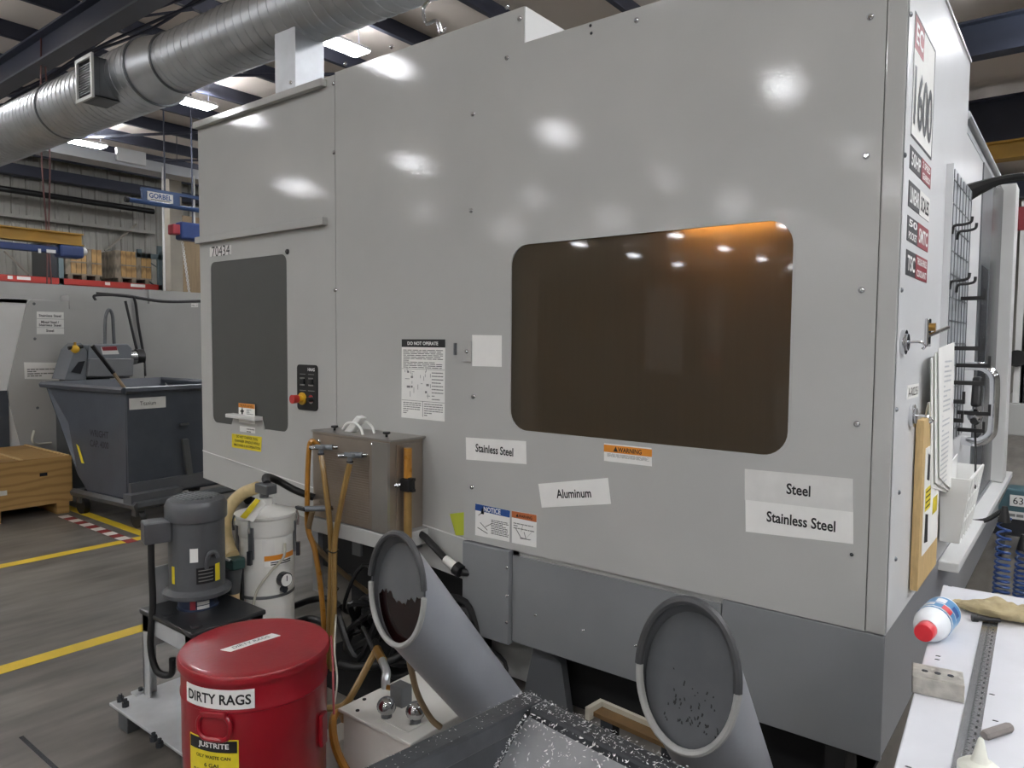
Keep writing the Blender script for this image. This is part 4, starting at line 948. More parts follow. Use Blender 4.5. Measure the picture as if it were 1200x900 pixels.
# ================================================================== white filter canister
CX, CY = -2.87, 1.87
CX, CY = (at_z(311, 600, .78).x, at_z(311, 600, .78).y); CR = .122
t = thing('filter_canister', 'white steel filter canister with clamps, gauge and orange label', 'filter', (CX, CY, 0))
MB().lathe((CX, CY, .25), [(CR-.01, 0), (CR, .01), (CR, .44)], 32).build('vessel', 'white_enamel', t, smooth=True)
MB().lathe((CX, CY, 0), [(CR-.02, 0), (CR-.02, .25)], 24).build('pedestal', 'white_enamel', t, smooth=True)
ld = MB().lathe((CX, CY, .69), [(CR+.002, 0), (CR+.006, .01), (CR+.006, .075), (CR+.012, .082), (CR+.012, .092), (CR-.03, .098), (CR-.045, .108), (.03, .125), (.03, .155), (0, .155)], 32, caps=False).build('lid', 'white_enamel', t, smooth=True)
MB().lathe((CX, CY, .42), [(CR+.001, 0), (CR+.003, .002), (CR+.003, .012), (CR+.001, .014)], 32, caps=False).build('band', 'galv_dark', t, smooth=True)
def cface(deg, z, r=CR):
    d_ = Vector((-CX, -CY, 0)).normalized(); u_ = Vector((-d_.y, d_.x, 0)); q = R(deg); n = d_*math.cos(q)+u_*math.sin(q); u = u_*math.cos(q)-d_*math.sin(q); return Face(Vector((CX, CY, z))+n*r, u, (0, 0, 1))
for dg in (-70, -28, 78, 160):
    F1 = cface(dg, .67); c = MB().rect(F1, -.013, .013, -.07, .07, 0, .012).build('clamp', 'galv_dark', t, bevel=.003); MB().rect(F1, -.009, .009, -.09, -.03, .012, .028).build('clamp_lever', 'far_dark', c); MB().tube(spline([F1.p(0, .05, .02), F1.p(0, .09, .022), F1.p(0, .115, .014)], 4), .005, 6).build('clamp_loop', 'steel', c)
curvc = lambda par, nm, d0_, d1_, za, zb_, mt, r: curved(par, nm, d0_, d1_, za, zb_, mt, r, (CX, CY))
curvc(t, 'data_label', -12, 12, .60, .685, 'paper_old', CR+.0005); curvc(t, 'data_label', 40, 58, .61, .685, 'paper_old', CR+.0005)
lb = curvc(t, 'warning_label', -8, 62, .565, .61, 'paper', CR+.001); curvc(lb, 'header', -8, 62, .59, .612, 'safety_orange', CR+.002)
for k in range(2): curvc(lb, 'print_line', 4, 50, .570+k*.009, .574+k*.009, 'ink', CR+.003)
F1 = cface(34, .50); g = MB().cyl(F1.p(0, 0, 0), F1.p(0, 0, .03), .032, n=24).build('pressure_gauge', 'far_dark', t, smooth=True); MB().cyl(F1.p(0, 0, .03), F1.p(0, 0, .033), .027, n=24).build('dial', 'paper', g); MB().rect(F1, -.002, .002, -.005, .02, .033, .034).build('needle', 'ink', g)
F1 = cface(34, .455); MB().cyl(F1.p(0, 0, 0), F1.p(0, 0, .02), .015, n=10).build('drain_plug', 'far_dark', t)
# tag on the lid
tg = MB().add([at_y(281, 606, CY-.15), at_y(297, 612, CY-.13), at_y(312, 590, CY-.10), at_y(300, 584, CY-.12)], [(0, 1, 2, 3)])
n_ = Vector((0, -.002, .001)); tg.add([Vector(v)+n_ for v in tg.v], [(0, 1, 2, 3)]); tg.f += [(0, 1, 5, 4), (1, 2, 6, 5), (2, 3, 7, 6), (3, 0, 4, 7)]
tgo = tg.build('lid_tag', 'paper', t)
tg = MB().add([at_y(281, 606, CY-.153), at_y(288, 608.5, CY-.142), at_y(305, 586.5, CY-.123), at_y(300, 584, CY-.128)], [(0, 1, 2, 3)]); tg.build('tag_stripe', 'safety_yellow', tgo)
MB().cyl((CX-.01, CY, .845), (CX-.01, CY, .875), .02, n=12).build('inlet_neck', 'galv_dark', t, smooth=True); MB().box(CX-.045, CX+.05, CY-.025, CY+.03, .865, .91).build('inlet_valve', 'galv_dark', t, bevel=.006)
p = F1 = cface(30, .68); 
hose('bleed_tube', 'thin pale clear tube curving down the front of the white canister', 'tube', [cface(36, .66).p(0, 0, .015), cface(30, .60).p(0, 0, .022), cface(5, .54).p(0, 0, .02), cface(-18, .45).p(0, 0, .02), cface(-22, .32).p(0, 0, .03), cface(-20, .1).p(0, 0, .04)], .006, 'clear_tube')
# ribbed tan suction hose
t2 = thing('suction_hose', 'ribbed tan suction hose arching to the top of the white canister', 'hose', (CX-.2, CY-.1, .3))
yy = CY-.02
pts = [(CX-.045, CY, .888)] + [tuple(at_y(x, y, yy-.03*k)) for k, (x, y) in enumerate(((285, 578), (272, 590), (264.5, 606), (264, 624), (268, 640), (273, 652)))]
sp_ = spline(pts, 9)
MB().tube(sp_, .024, 12).build('hose_body', 'hose_tan', t2, smooth=True)
m = MB()
for k in range(1, len(sp_)-1):
    for h in (0, .5):
        c = sp_[k].lerp(sp_[k+1], h); d_ = (sp_[k+1]-sp_[k]).normalized()
        m.cyl(c-d_*.0025, c+d_*.0025, .0285, n=12, caps=True)
ob = m.build('hose_ribs', 'hose_tan', t2, smooth=True); ob['kind'] = 'stuff'
e = sp_[-1]; MB().box(e.x-.045, e.x+.05, e.y-.03, e.y+.03, e.z-.05, e.z).build('valve_block', 'green_dark', t2, bevel=.008); MB().cyl((e.x, e.y, e.z-.05), (e.x, e.y, e.z-.16), .04, .028, n=16).build('valve_body', 'galv_dark', t2, smooth=True)
MB().tube(spline([(e.x, e.y, e.z-.14), (e.x+.015, e.y, e.z-.24), (e.x+.04, e.y+.02, e.z-.36), (e.x+.06, e.y+.04, 0.03)], 8), .024, 12).build('lower_hose', 'hose_tan', t2, smooth=True)
hose('black_air_hose', 'thick black hose from the canister valve to the stainless box', 'hose', [(CX+.04, CY+.02, .885), (CX+.01, CY+.05, .925), (CX+.1, CY+.12, .93), (-2.80, 2.16, .87), (-2.62, 2.32, .80)] if False else [(CX+.0, CY+.01, .905), at_y(312, 559, 1.95), at_y(325, 563, 2.05), at_y(345, 574, 2.12), at_y(368, 583, 2.19)], .018, 'rubber', 10)

# ================================================================== red oily rag can
RX, RY = -1.983, 1.249; RR = .213
t = thing('rag_can', 'red steel oily rag waste can with DIRTY RAGS label', 'waste can', (RX, RY, 0))
MB().lathe((RX, RY, 0), [(RR-.02, 0), (RR-.01, .006), (RR-.003, .04), (RR-.003, .30), (RR, .32), (RR, .50), (RR+.003, .503), (RR+.003, .509), (RR, .513), (RR, .59)], 56).build('body', 'red_paint', t, smooth=True)
MB().lathe((RX, RY, .583), [(RR+.002, 0), (RR+.010, .003), (RR+.010, .020), (RR+.006, .026), (RR-.008, .028), (RR-.02, .027), (0, .030)], 56, caps=False).build('lid', 'red_paint', t, smooth=True)
def rface(px, z, r=RR): 
    # direction on the can surface facing the camera, turned by deg
    d_ = Vector((-RX, -RY, 0)).normalized(); u_ = Vector((-d_.y, d_.x, 0)); q = R(px); n = d_*math.cos(q)+u_*math.sin(q); u = u_*math.cos(q)-d_*math.sin(q); return Face(Vector((RX, RY, z))+n*r, u, (0, 0, 1))
def wrap_text(par, s, mid, z, h, wdeg, mt, r):
    o = text(par, s, Face((0, 0, 0), (1, 0, 0), (0, 1, 0)), 0, 0, h, mt, 0, w=R(wdeg)*r, bold=True); me = o.data
    d_ = Vector((-RX, -RY, 0)).normalized(); u_ = Vector((-d_.y, d_.x, 0))
    for v in me.vertices:
        w_ = v.co + ORG[par]; q = R(mid)+w_.x/r; n = d_*math.cos(q)+u_*math.sin(q); v.co = Vector((RX, RY, z+w_.y))+n*r-ORG[par]
curvr = lambda par, nm, d0_, d1_, za, zb_, mt, r, n=14: curved_c(par, nm, d0_, d1_, za, zb_, mt, r, (RX, RY), n)
def curved_c(par, name, deg0, deg1, za, zb_, mt, r, c, n=14, th=.0012):
    d_ = Vector((-c[0], -c[1], 0)).normalized(); u_ = Vector((-d_.y, d_.x, 0)); vs = []; m = MB()
    for k in range(n+1):
        q = R(deg0+(deg1-deg0)*k/n); nn = d_*math.cos(q)+u_*math.sin(q)
        for rr in (r, r+th):
            for z in (za, zb_): vs.append(Vector((c[0], c[1], z))+nn*rr)
    fs = []
    for k in range(n):
        a = k*4; b = a+4; fs += [(a+2, b+2, b+3, a+3), (a, a+1, b+1, b), (a, b, b+2, a+2), (a+1, a+3, b+3, b+1)]
    return m.add(vs, fs+[(0, 2, 3, 1), (4*n, 4*n+1, 4*n+3, 4*n+2)]).build(name, mt, par)
lb = curvr(t, 'rag_label', -60, -1, .514, .570, 'paper', RR+.003); wrap_text(lb, 'DIRTY RAGS', -30, .542, .030, 53, 'ink', RR+.0050)
# pull handle on a recessed plate
F1 = rface(-31, .462, RR-.002)
hp = MB().poly(F1, rrect(-.052, .052, -.038, .038, .03), -.004, .005).build('handle_plate', 'red_paint', t, bevel=.002)
MB().tube([F1.p(a, b, .008) for a, b in rrect(-.05, .05, -.036, .036, .03)+[(.02, -.036)]], .007, 8).build('pull_ring', 'red_paint', t, smooth=True)
MB().rect(F1, -.04, .04, .028, .046, 0, .016).build('handle_bracket', 'red_paint', t, bevel=.003)
lb = curvr(t, 'safety_label', -57, -13, .16, .424, 'safety_yellow', RR+.0008); curvr(lb, 'header', -56, -14, .387, .421, 'ink', RR+.002); wrap_text(lb, 'JUSTRITE', -33, .404, .020, 26, 'white_ink', RR+.0042)
for k, (s_, w_) in enumerate((('OILY WASTE CAN', 30), ('6 GAL', 14), ('EMPTY EVERY NIGHT', 36), ('KEEP LID CLOSED', 30))): wrap_text(lb, s_, -34, .370-k*.024, (.010, .012, .016, .012)[k], w_, 'ink', RR+.0028)
F1 = Face((RX, RY, .6135), Vector((math.cos(R(38+48)), math.sin(R(38+48)), 0)), Vector((-math.sin(R(38+48)), math.cos(R(38+48)), 0)))
s = MB().poly(F1, [(-.08, .0), (.085, .0), (.075, .035), (-.095, .035)], -.003, .0).build('lid_label', 'paper', t); text(s, 'DIRTY RAGS', F1, -.005, .018, .016, 'green_dark', .001, w=.12)
F1 = rface(62, .36, RR); MB().rect(F1, -.02, .02, -.05, .05, -.002, .012).build('side_bracket', 'red_paint', t, bevel=.004)

# ================================================================== chip auger tubes
def chip_tube(cx, cy, cz, lb, red_patch):
    A, B = R(48), R(6); d_ = Vector((-math.sin(B)*math.cos(A), math.cos(B)*math.cos(A), -math.sin(A)))
    t = thing('chip_chute', lb, 'chute', (cx+d_.x*1.1, cy+d_.y*1.1, max(0, cz+d_.z*1.1)))
    c = Vector((cx, cy, cz)); r = .1025; u = Vector((1, 0, 0)); u = (u-d_*u.dot(d_)).normalized(); v = d_.cross(u); n = 48
    nrm = Vector((0, -1, -.0)).normalized()
    def ringpts(rr, k):
        out = []
        for i in range(n):
            q = 2*math.pi*i/n; o = u*(rr*math.cos(q)) + v*(rr*math.sin(q))
            s_ = -(o.dot(nrm))/d_.dot(nrm)                # slide along the axis to the cut plane
            out.append(c + o + d_*(s_ if k is None else k))
        return out
    def sk(r0, k0, r1, k1, name, mt, par=t):
        a, b = ringpts(r0, k0), ringpts(r1, k1)
        return MB().add(a+b, [(i, (i+1) % n, n+(i+1) % n, n+i) for i in range(n)]).build(name, mt, par, smooth=True)
    L = 1.02
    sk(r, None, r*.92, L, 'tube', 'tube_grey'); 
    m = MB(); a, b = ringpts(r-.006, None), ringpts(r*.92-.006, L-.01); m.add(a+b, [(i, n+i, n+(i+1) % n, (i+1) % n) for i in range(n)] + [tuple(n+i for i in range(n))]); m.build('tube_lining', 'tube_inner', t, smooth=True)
    # rim in two halves
    P = ringpts(r-.003, None); top = sorted(range(n), key=lambda i: P[i].z)
    st = [i for i in range(n) if P[i].z >= cz-.005]; 
    order = list(range(n))
    hi = [P[i] for i in order if P[i].z >= cz-.004]; lo = [P[i] for i in order if P[i].z < cz+.004]
    def chain(sel):
        k = [i for i in range(n) if sel(P[i].z)]; 
        for j in range(n):
            if not sel(P[(j-1) % n].z) and sel(P[j].z): s0 = j; break
        return [P[(s0+i) % n] for i in range(len(k))]
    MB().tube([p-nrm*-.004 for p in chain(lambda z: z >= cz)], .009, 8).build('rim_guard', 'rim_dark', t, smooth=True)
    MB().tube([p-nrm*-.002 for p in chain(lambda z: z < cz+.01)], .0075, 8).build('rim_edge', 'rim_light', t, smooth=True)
    # flap plate closing the mouth a little behind the rim
    a = [p+d_*.03 for p in ringpts(r-.008, None)]
    bf_ = MB().add(a+[p+d_*.004 for p in a], [tuple(range(n)), tuple(range(2*n-1, n-1, -1))]+[(i, (i+1) % n, n+(i+1) % n, n+i) for i in range(n)]).build('flap_plate', 'tube_inner', t)
    cc = c+d_*.03; pv = Vector((0, 0, 1)); pv = (pv-nrm*pv.dot(nrm)).normalized(); pu = pv.cross(nrm).normalized()
    FP = Face(cc, pu, pv); rx, rz = r-.010, max((p-cc).dot(pv) for p in a)
    rnd = random.Random(5)
    if red_patch:
        lo = []
        for k in range(25):
            q = math.pi + math.pi*k/24; lo.append((rx*.97*math.cos(q), rz*.97*math.sin(q)-.0))
        lo = [p for p in lo if p[1] < -.012]
        x0_, x1_ = lo[0][0], lo[-1][0]; up = []; K = 26
        for k in range(K+1):
            x = x1_+(x0_-x1_)*k/K; up.append((x, -.008+rnd.uniform(-.009, .009)+.010*math.sin(k*.35)))
        sgn = 1 if FP.n.dot(nrm) > 0 else -1
        m = MB(); pts = lo+up; vs = [FP.p(x, z, .0015*sgn) for x, z in pts]
        m.add(vs, [tuple(range(len(vs)))]); m.build('dark_red_patch', 'dark_red', t)  # dark red patch with a ragged top edge, low on the flap plate
    else:
        m = MB(); sgn = 1 if FP.n.dot(nrm) > 0 else -1
        for k in range(60):
            x = rnd.gauss(.01, .035); z = -rz*.62+abs(rnd.gauss(0, .035))-abs(x)*.1; L = rnd.uniform(.002, .007); g = rnd.uniform(-.4, .4)
            if (x/rx)**2+(z/rz)**2 > .85: continue
            m.add([FP.p(x-.0015, z, .0015*sgn), FP.p(x+.0015, z, .0015*sgn), FP.p(x+.0018+g*L, z+L, .0015*sgn), FP.p(x-.0008+g*L, z+L*1.3, .0015*sgn)], [(0, 1, 2, 3)])
        o = m.build('chip_crumbs', 'chip_dark', t); o['kind'] = 'stuff'
    return t
chip_tube(-1.378, 1.28, .908, 'grey auger discharge tube with a dark red patch in its mouth', True)
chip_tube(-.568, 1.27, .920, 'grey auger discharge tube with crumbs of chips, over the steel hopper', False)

# ================================================================== foreground chip hopper
hc = at_z(617, 808, .77); ex = Vector((.991, -.125, 0)).normalized(); ey = Vector((-.125, -.991, 0)).normalized()
HP = lambda a, b, z: Vector((hc.x, hc.y, 0)) + ex*a + ey*b + Vector((0, 0, z))
t = thing('chip_hopper', 'open steel chip hopper strewn with bright metal chips', 'hopper', HP(.3, .4, 0)); W, D, zr = .62, .95, .77
def slab(pts, name, mt, th=.012, flip=1):
    vs = [HP(*p) for p in pts]; nn = (vs[1]-vs[0]).cross(vs[2]-vs[0]).normalized()*th*flip
    return MB().add(vs+[v+nn for v in vs], [(0, 1, 2, 3), (7, 6, 5, 4)]+[(i, (i+1) % 4, 4+(i+1) % 4, 4+i) for i in range(4)]).build(name, mt, t)
bk = [(.02, .02, zr-.01), (W-.02, .02, zr-.01), (W-.14, .42, .30), (.13, .42, .30)]
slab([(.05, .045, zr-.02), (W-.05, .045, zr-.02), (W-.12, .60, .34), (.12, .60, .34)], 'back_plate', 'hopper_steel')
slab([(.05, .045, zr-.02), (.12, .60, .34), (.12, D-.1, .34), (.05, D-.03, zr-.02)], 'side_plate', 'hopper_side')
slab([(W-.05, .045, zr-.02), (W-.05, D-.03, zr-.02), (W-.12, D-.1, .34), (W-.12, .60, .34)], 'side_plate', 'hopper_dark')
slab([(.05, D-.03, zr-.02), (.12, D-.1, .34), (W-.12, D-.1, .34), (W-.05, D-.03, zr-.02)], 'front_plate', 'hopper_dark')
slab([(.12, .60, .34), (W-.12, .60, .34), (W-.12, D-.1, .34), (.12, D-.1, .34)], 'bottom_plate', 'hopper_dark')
def bar(a0_, a1_, b0_, b1_, z0_, z1_, name, mt): 
    vs = [HP(a, b, z) for z in (z0_, z1_) for a, b in ((a0_, b0_), (a1_, b0_), (a1_, b1_), (a0_, b1_))]
    return MB().add(vs, [(0, 3, 2, 1), (4, 5, 6, 7), (0, 1, 5, 4), (1, 2, 6, 5), (2, 3, 7, 6), (3, 0, 4, 7)]).build(name, mt, t, bevel=.008)
bar(0, .055, 0, D, zr-.05, zr, 'rim', 'hopper_dark'); bar(.055, W, 0, .05, zr-.05, zr-.001, 'rim', 'hopper_dark'); bar(W-.05, W, .05, D, zr-.05, zr, 'rim', 'hopper_dark'); bar(.055, W-.05, D-.05, D, zr-.05, zr, 'rim', 'hopper_dark')
for (a, b) in ((.14, .3), (W-.19, .3), (.14, D-.2), (W-.19, D-.2)): bar(a, a+.05, b, b+.05, 0, .36, 'leg', 'galv_dark')
rnd = random.Random(11); m = MB(); md = MB()
def sliver(p, nrm, mm, L):
    a = nrm.orthogonal().normalized(); a = Matrix.Rotation(rnd.uniform(0, 6.28), 3, nrm) @ a; b = nrm.cross(a); w = L*rnd.uniform(.15, .4); p = p+nrm*.0015
    mm.add([p-a*L, p+b*w, p+a*L+nrm*L*rnd.uniform(0, .6), p-b*w], [(0, 1, 2, 3)])
A0, B0 = HP(.05, .045, zr-.02), HP(W-.05, .045, zr-.02); A1, B1 = HP(.12, .60, .34), HP(W-.12, .60, .34); nb = (B0-A0).cross(A1-A0).normalized(); nb = nb if nb.z > 0 else -nb
for k in range(1300):
    s_, v_ = rnd.random(), rnd.random()**1.6; p = A0.lerp(B0, s_).lerp(A1.lerp(B1, s_), v_); sliver(p+nb*.012, nb, m, rnd.uniform(.0012, .0055))
for k in range(600): sliver(HP(rnd.uniform(0, W), rnd.uniform(0, .05), zr), Vector((0, 0, 1)), m, rnd.uniform(.0012, .0045))
for k in range(240): sliver(HP(rnd.uniform(0, .055), rnd.uniform(0, D), zr), Vector((0, 0, 1)), m, rnd.uniform(.001, .003))
for k in range(450):
    v_ = rnd.random(); p = A0.lerp(A1, v_); sliver(p+nb*.013+ex*rnd.uniform(-.002, .008), nb, m, rnd.uniform(.0015, .004))
o = m.build('metal_chips', 'chip', t); o['kind'] = 'stuff'
# ================================================================== stainless chiller box on the machine side
YF = 2.20
def yf(px, py, Y=YF): return at_y(px, py, Y)
t = thing('oil_separator', 'stainless steel box with louvered front mounted on the machine side', 'separator', (-2.70, 2.30, .66))
xl, xr = yf(366, 550).x, -2.42; zt_ = yf(366, 503).z; zb_ = yf(366, 604).z; xm = yf(437, 560).x
MB().box(xl, xr, YF+.004, YS+.008, zb_, zt_-.01).build('housing', 'stainless_warm', t)
BF = Face((0, YF, 0), (1, 0, 0), (0, 0, 1))
MB().rect(BF, xl+.02, xm, zb_+.005, zt_-.02, -.004, .004).build('front_plate', 'stainless_warm', t)
MB().rect(BF, xm+.006, xr, zb_+.005, zt_-.02, -.004, .012).build('corner_plate', 'stainless', t)
z = zb_+.03
while z < zt_-.085:
    MB().poly(BF, [(xl+.06, z), (xm-.02, z), (xm-.02, z+.005), (xl+.06, z+.005)], .004, .008).build('louver', 'stainless_warm', t); z += .0115
RF = Face((xr, 0, 0), (0, 1, 0), (0, 0, 1)); MB().rect(RF, YF+.04, YS-.02, zb_+.01, zt_-.03, 0, .006).build('side_plate', 'stainless_warm', t)
MB().box(xl-.006, xr+.02, YF-.006, YS+.008, zt_-.012, zt_-.004).build('lid', 'stainless', t)
for px in ((375, 512), (438, 515)): screw(BF, yf(*px).x, yf(*px).z-.02, .011, .006, par=t)
for px in ((392, 500), (453, 508)):
    p = yf(*px, YF+.06); MB().lathe((p.x, p.y, zt_-.004), [(.006, 0), (.006, .012), (.018, .016), (.018, .024)], 10).build('wing_knob', 'black', t, smooth=True)
# bracket and leg under the box
br = thing('mounting_bracket', 'painted grey shelf bracket under the stainless box', 'bracket', (-2.70, 2.3, .5))
MB().box(xl, xr+.04, YF-.01, YS+.008, zb_-.075, zb_-.004).build('shelf_channel', 'paint', br, bevel=.004); MB().box(xl-.03, xl+.015, YF+.02, YF+.05, .30, zb_-.08).build('drop_leg', 'skirt', br); MB().box(xl-.03, xr, YF+.05, YS+.008, zb_-.10, zb_-.08).build('shelf_plate', 'skirt_dark', br)
MB().box(xl+.30, xl+.36, YF+.0, YF+.012, zb_-.14, zb_-.075).build('clip', 'galv_dark', br)
# white swing arm clamp on top
p = yf(418, 492, YF+.08)
ca = thing('white_clamp', 'white plastic toggle clamp standing on the stainless box lid', 'clamp', (p.x, p.y, zt_))
CF = Face((p.x, p.y, zt_-.004), (1, 0, 0), (0, 0, 1))
MB().poly(CF, [(-.075, 0), (-.02, 0), (.055, .075), (.02, .085), (-.02, .05)], -.02, .02).build('clamp_body', 'basket', ca, bevel=.006)
for k, d_ in enumerate((-.035, .035)): MB().tube(spline([CF.p(-.06, .015, d_), CF.p(-.03, .045, d_), CF.p(.03, .05, d_), CF.p(.07, .03, d_), CF.p(.085, .0, d_)], 6), .006, 8).build('clamp_rod', 'basket', ca, smooth=True)
# valves
def valve(name, lb, pts, out, mt='valve_grey'):
    t = thing(name, lb, 'valve', pts); p = Vector(pts)
    MB().cyl(p, p+Vector((.05, .03, 0)), .014, n=12).build('body', mt, t, smooth=True); MB().cyl(p+Vector((-.045, -.03, -.004)), p, .011, n=10).build('nut', 'steel', t, smooth=True)
    MB().cyl(p, p+Vector((0, 0, -.045)), .012, n=12).build('outlet', mt, t, smooth=True); MB().cyl(p+Vector((0, 0, -.028)), p+Vector((0, 0, -.036)), .0155, n=12).build('collar', 'far_dark', t)
    MB().box(p.x-.008, p.x+.055, p.y-.03, p.y-.014, p.z-.004, p.z+.014).build('lever', mt, t, bevel=.003)
    m = MB().cyl(p+Vector((.05, .03, 0)), (p.x+.06, YF, p.z+.0), .010, n=10).build('nipple', 'steel', t, smooth=True); return t
v1 = yf(376, 524, YF-.05); v2 = yf(410, 533, YF-.05)
valve('ball_valve', 'grey ball valve high on the stainless box by its edge', v1, 0); valve('ball_valve', 'grey ball valve midway along the stainless box front', v2, 0)
v3 = yf(366, 596, YF-.07); t3 = thing('drain_valve', 'grey drain valve at the lower corner of the stainless box', 'valve', v3)
MB().cyl(v3+Vector((.06, .06, 0)), v3+Vector((-.03, -.02, -.002)), .014, n=12).build('body', 'valve_grey', t3, smooth=True); MB().box(v3.x-.09, v3.x-.02, v3.y-.035, v3.y-.015, v3.z-.012, v3.z+.006).build('lever', 'far_dark', t3, bevel=.003)
MB().cyl(v3+Vector((.06, .06, 0)), (v3.x+.07, YF, v3.z), .011, n=10).build('nipple', 'steel', t3, smooth=True)
# amber drain hoses
Y_ = YF-.06
P_ = lambda lst, Y0=Y_: [yf(x, y, Y0) for x, y in lst]
hose('amber_hose', 'amber drain hose down from the edge ball valve, zip-tied to its neighbour', 'hose', [v1+Vector((0, 0, -.04))]+P_([(380, 560), (385, 600), (388, 640)])+P_([(387, 700), (385, 760), (383, 820)], Y_-.03)+[yf(382, 868, 1.98)], .014, 'hose_olive')
hose('amber_hose', 'amber drain hose slanting in from the midway ball valve', 'hose', [v2+Vector((0, 0, -.04))]+P_([(405, 565), (397, 605), (392, 640)])+P_([(391.5, 700), (390, 770), (388, 830)], Y_-.03)+[yf(386, 866, 1.97)], .014, 'hose_olive')
hose('amber_hose', 'darker amber hose bowing out beside the stainless box', 'hose', [yf(373, 522, YF-.02)]+P_([(364, 518), (361, 545), (360, 590), (361, 620), (369, 645)])+P_([(376, 690), (380, 740), (382, 800)], Y_)+[yf(381, 862, 2.02)], .013, 'hose_amber')
hose('amber_hose', 'brown hose slanting back under the machine from the drain valve', 'hose', [v3+Vector((0, 0, -.01))]+[yf(362, 625, 2.15), yf(375, 645, 2.2), yf(400, 670, 2.35), yf(440, 700, 2.55), yf(470, 715, 2.7)], .013, 'brown_panel')
for py in (645, 690): 
    p = yf(390, py, Y_-.005); tag(MB().tube([(p.x+.032*math.cos(q), p.y+.022*math.sin(q), p.z+.004*math.sin(q*2)) for q in [2*math.pi*k/16 for k in range(17)]], .003, 5, False).build('zip_tie', 'black'), 'black zip tie around the two amber hoses, %s' % ('upper' if py == 645 else 'lower'), 'zip tie')
# level sight tube on the right of the box
t = thing('sight_tube', 'amber sight tube with black clamp valve on the box side', 'tube', (xr+.05, 2.3, .5)); sx = at_x(478, 540, -2.385)
X_ = -2.385; sy = sx.y
MB().cyl((X_, sy, at_x(478, 525, X_).z), (X_, sy, at_x(478, 560, X_).z), .019, n=12).build('upper_tube', 'hose_amber', t, smooth=True); MB().cyl((X_, sy, at_x(477, 576, X_).z), (X_, sy, .36), .019, n=12).build('lower_tube', 'hose_olive', t, smooth=True)
p = at_x(478, 568, X_); MB().box(p.x-.03, p.x+.03, p.y-.025, p.y+.02, p.z-.03, p.z+.03).build('valve_body', 'black', t, bevel=.008); MB().cyl(p+Vector((-.03, -.02, 0)), p+Vector((-.06, -.07, -.005)), .012, n=8).build('valve_nipple', 'steel', t)
for dz_ in (.03, -.02): MB().box(p.x+.02, p.x+.05, p.y-.02, p.y+.0, p.z+dz_-.006, p.z+dz_+.006).build('clamp_ear', 'black', t)
# black cable with white gland at the machine side
hose('machine_cable', 'black cable with white connector leaving the machine side', 'cable', [yf(482, 622, 2.38), yf(495, 627, 2.36), yf(508, 640, 2.36), yf(522, 655, 2.36)], .016, 'rubber')
p, q = yf(522, 655, 2.36), yf(534, 665, 2.36); t = thing('cable_connector', 'white cable connector with black threaded end', 'connector', p); MB().cyl(p, q, .02, n=12).build('sleeve', 'white_enamel', t, smooth=True); MB().cyl(q, q+(q-p)*.5, .03, n=12).build('nut', 'black', t); MB().cyl(q+(q-p)*.5, q+(q-p)*1.0+Vector((0, .05, 0)), .017, n=10).build('thread', 'black', t)

# ================================================================== under the machine
# black wall and floor sheet added for the shade behind the hoses
MB().box(-3.05, -2.10, 2.50, 2.54, 0, .52).build('shade_wall', 'under_shade', mc); tag(MB().box(-2.95, -1.97, 2.0, 2.49, 0, .006).build('shade_sheet', 'under_shade'), 'flat black sheet on the floor for the shade under the hose tangle', 'tray')
rnd = random.Random(21)
tangle = MB()
for k in range(22):
    y = rnd.uniform(2.3, 2.47); x = rnd.uniform(-2.6, -2.15); pts = []
    a = rnd.uniform(-.4, .4)
    for j in range(6):
        pts.append((x+j*.14-.35+rnd.uniform(-.05, .05), y-rnd.uniform(0, .3)*abs(math.sin(j*.7+a)), max(.03, .05+.42*rnd.random()*math.sin(math.pi*j/5+.3)+.02*k/10)))
    tangle.tube(spline(pts, 6), rnd.choice((.010, .013, .016)), 6)
o = tag(tangle.build('hose_tangle', 'rubber', smooth=True), 'tangle of black hoses under the machine behind the amber hoses', 'hoses'); o['kind'] = 'stuff'
for (pts, lb) in (([at_z(398, 778, .12), at_z(420, 782, .12), at_z(455, 775, .14), at_z(478, 762, .18)], 'thick grey black hose arcing past the white tank'), ([at_z(340, 712, .03), at_z(365, 703, .03), at_z(385, 702, .04), at_z(400, 712, .05)], 'black hose lying on the floor behind the red can'),
                  ([at_z(345, 730, .03), at_z(365, 725, .03), at_z(390, 735, .04)], 'second black hose on the floor close to the red can')):
    hose('floor_hose', lb, 'hose', pts, .019, 'rubber', 10)
hose('red_wire', 'thin red wire hanging down beside the rag can', 'wire', [yf(388, 745, 1.62), yf(390, 780, 1.58), yf(391, 830, 1.53), yf(393, 885, 1.50)], .004, 'sign_red')
hose('white_wire', 'thin pale wire hanging beside the red wire', 'wire', [yf(394, 720, 1.95), yf(392, 760, 1.9), yf(395, 800, 1.85), yf(388, 850, 1.8)], .004, 'clear_tube')
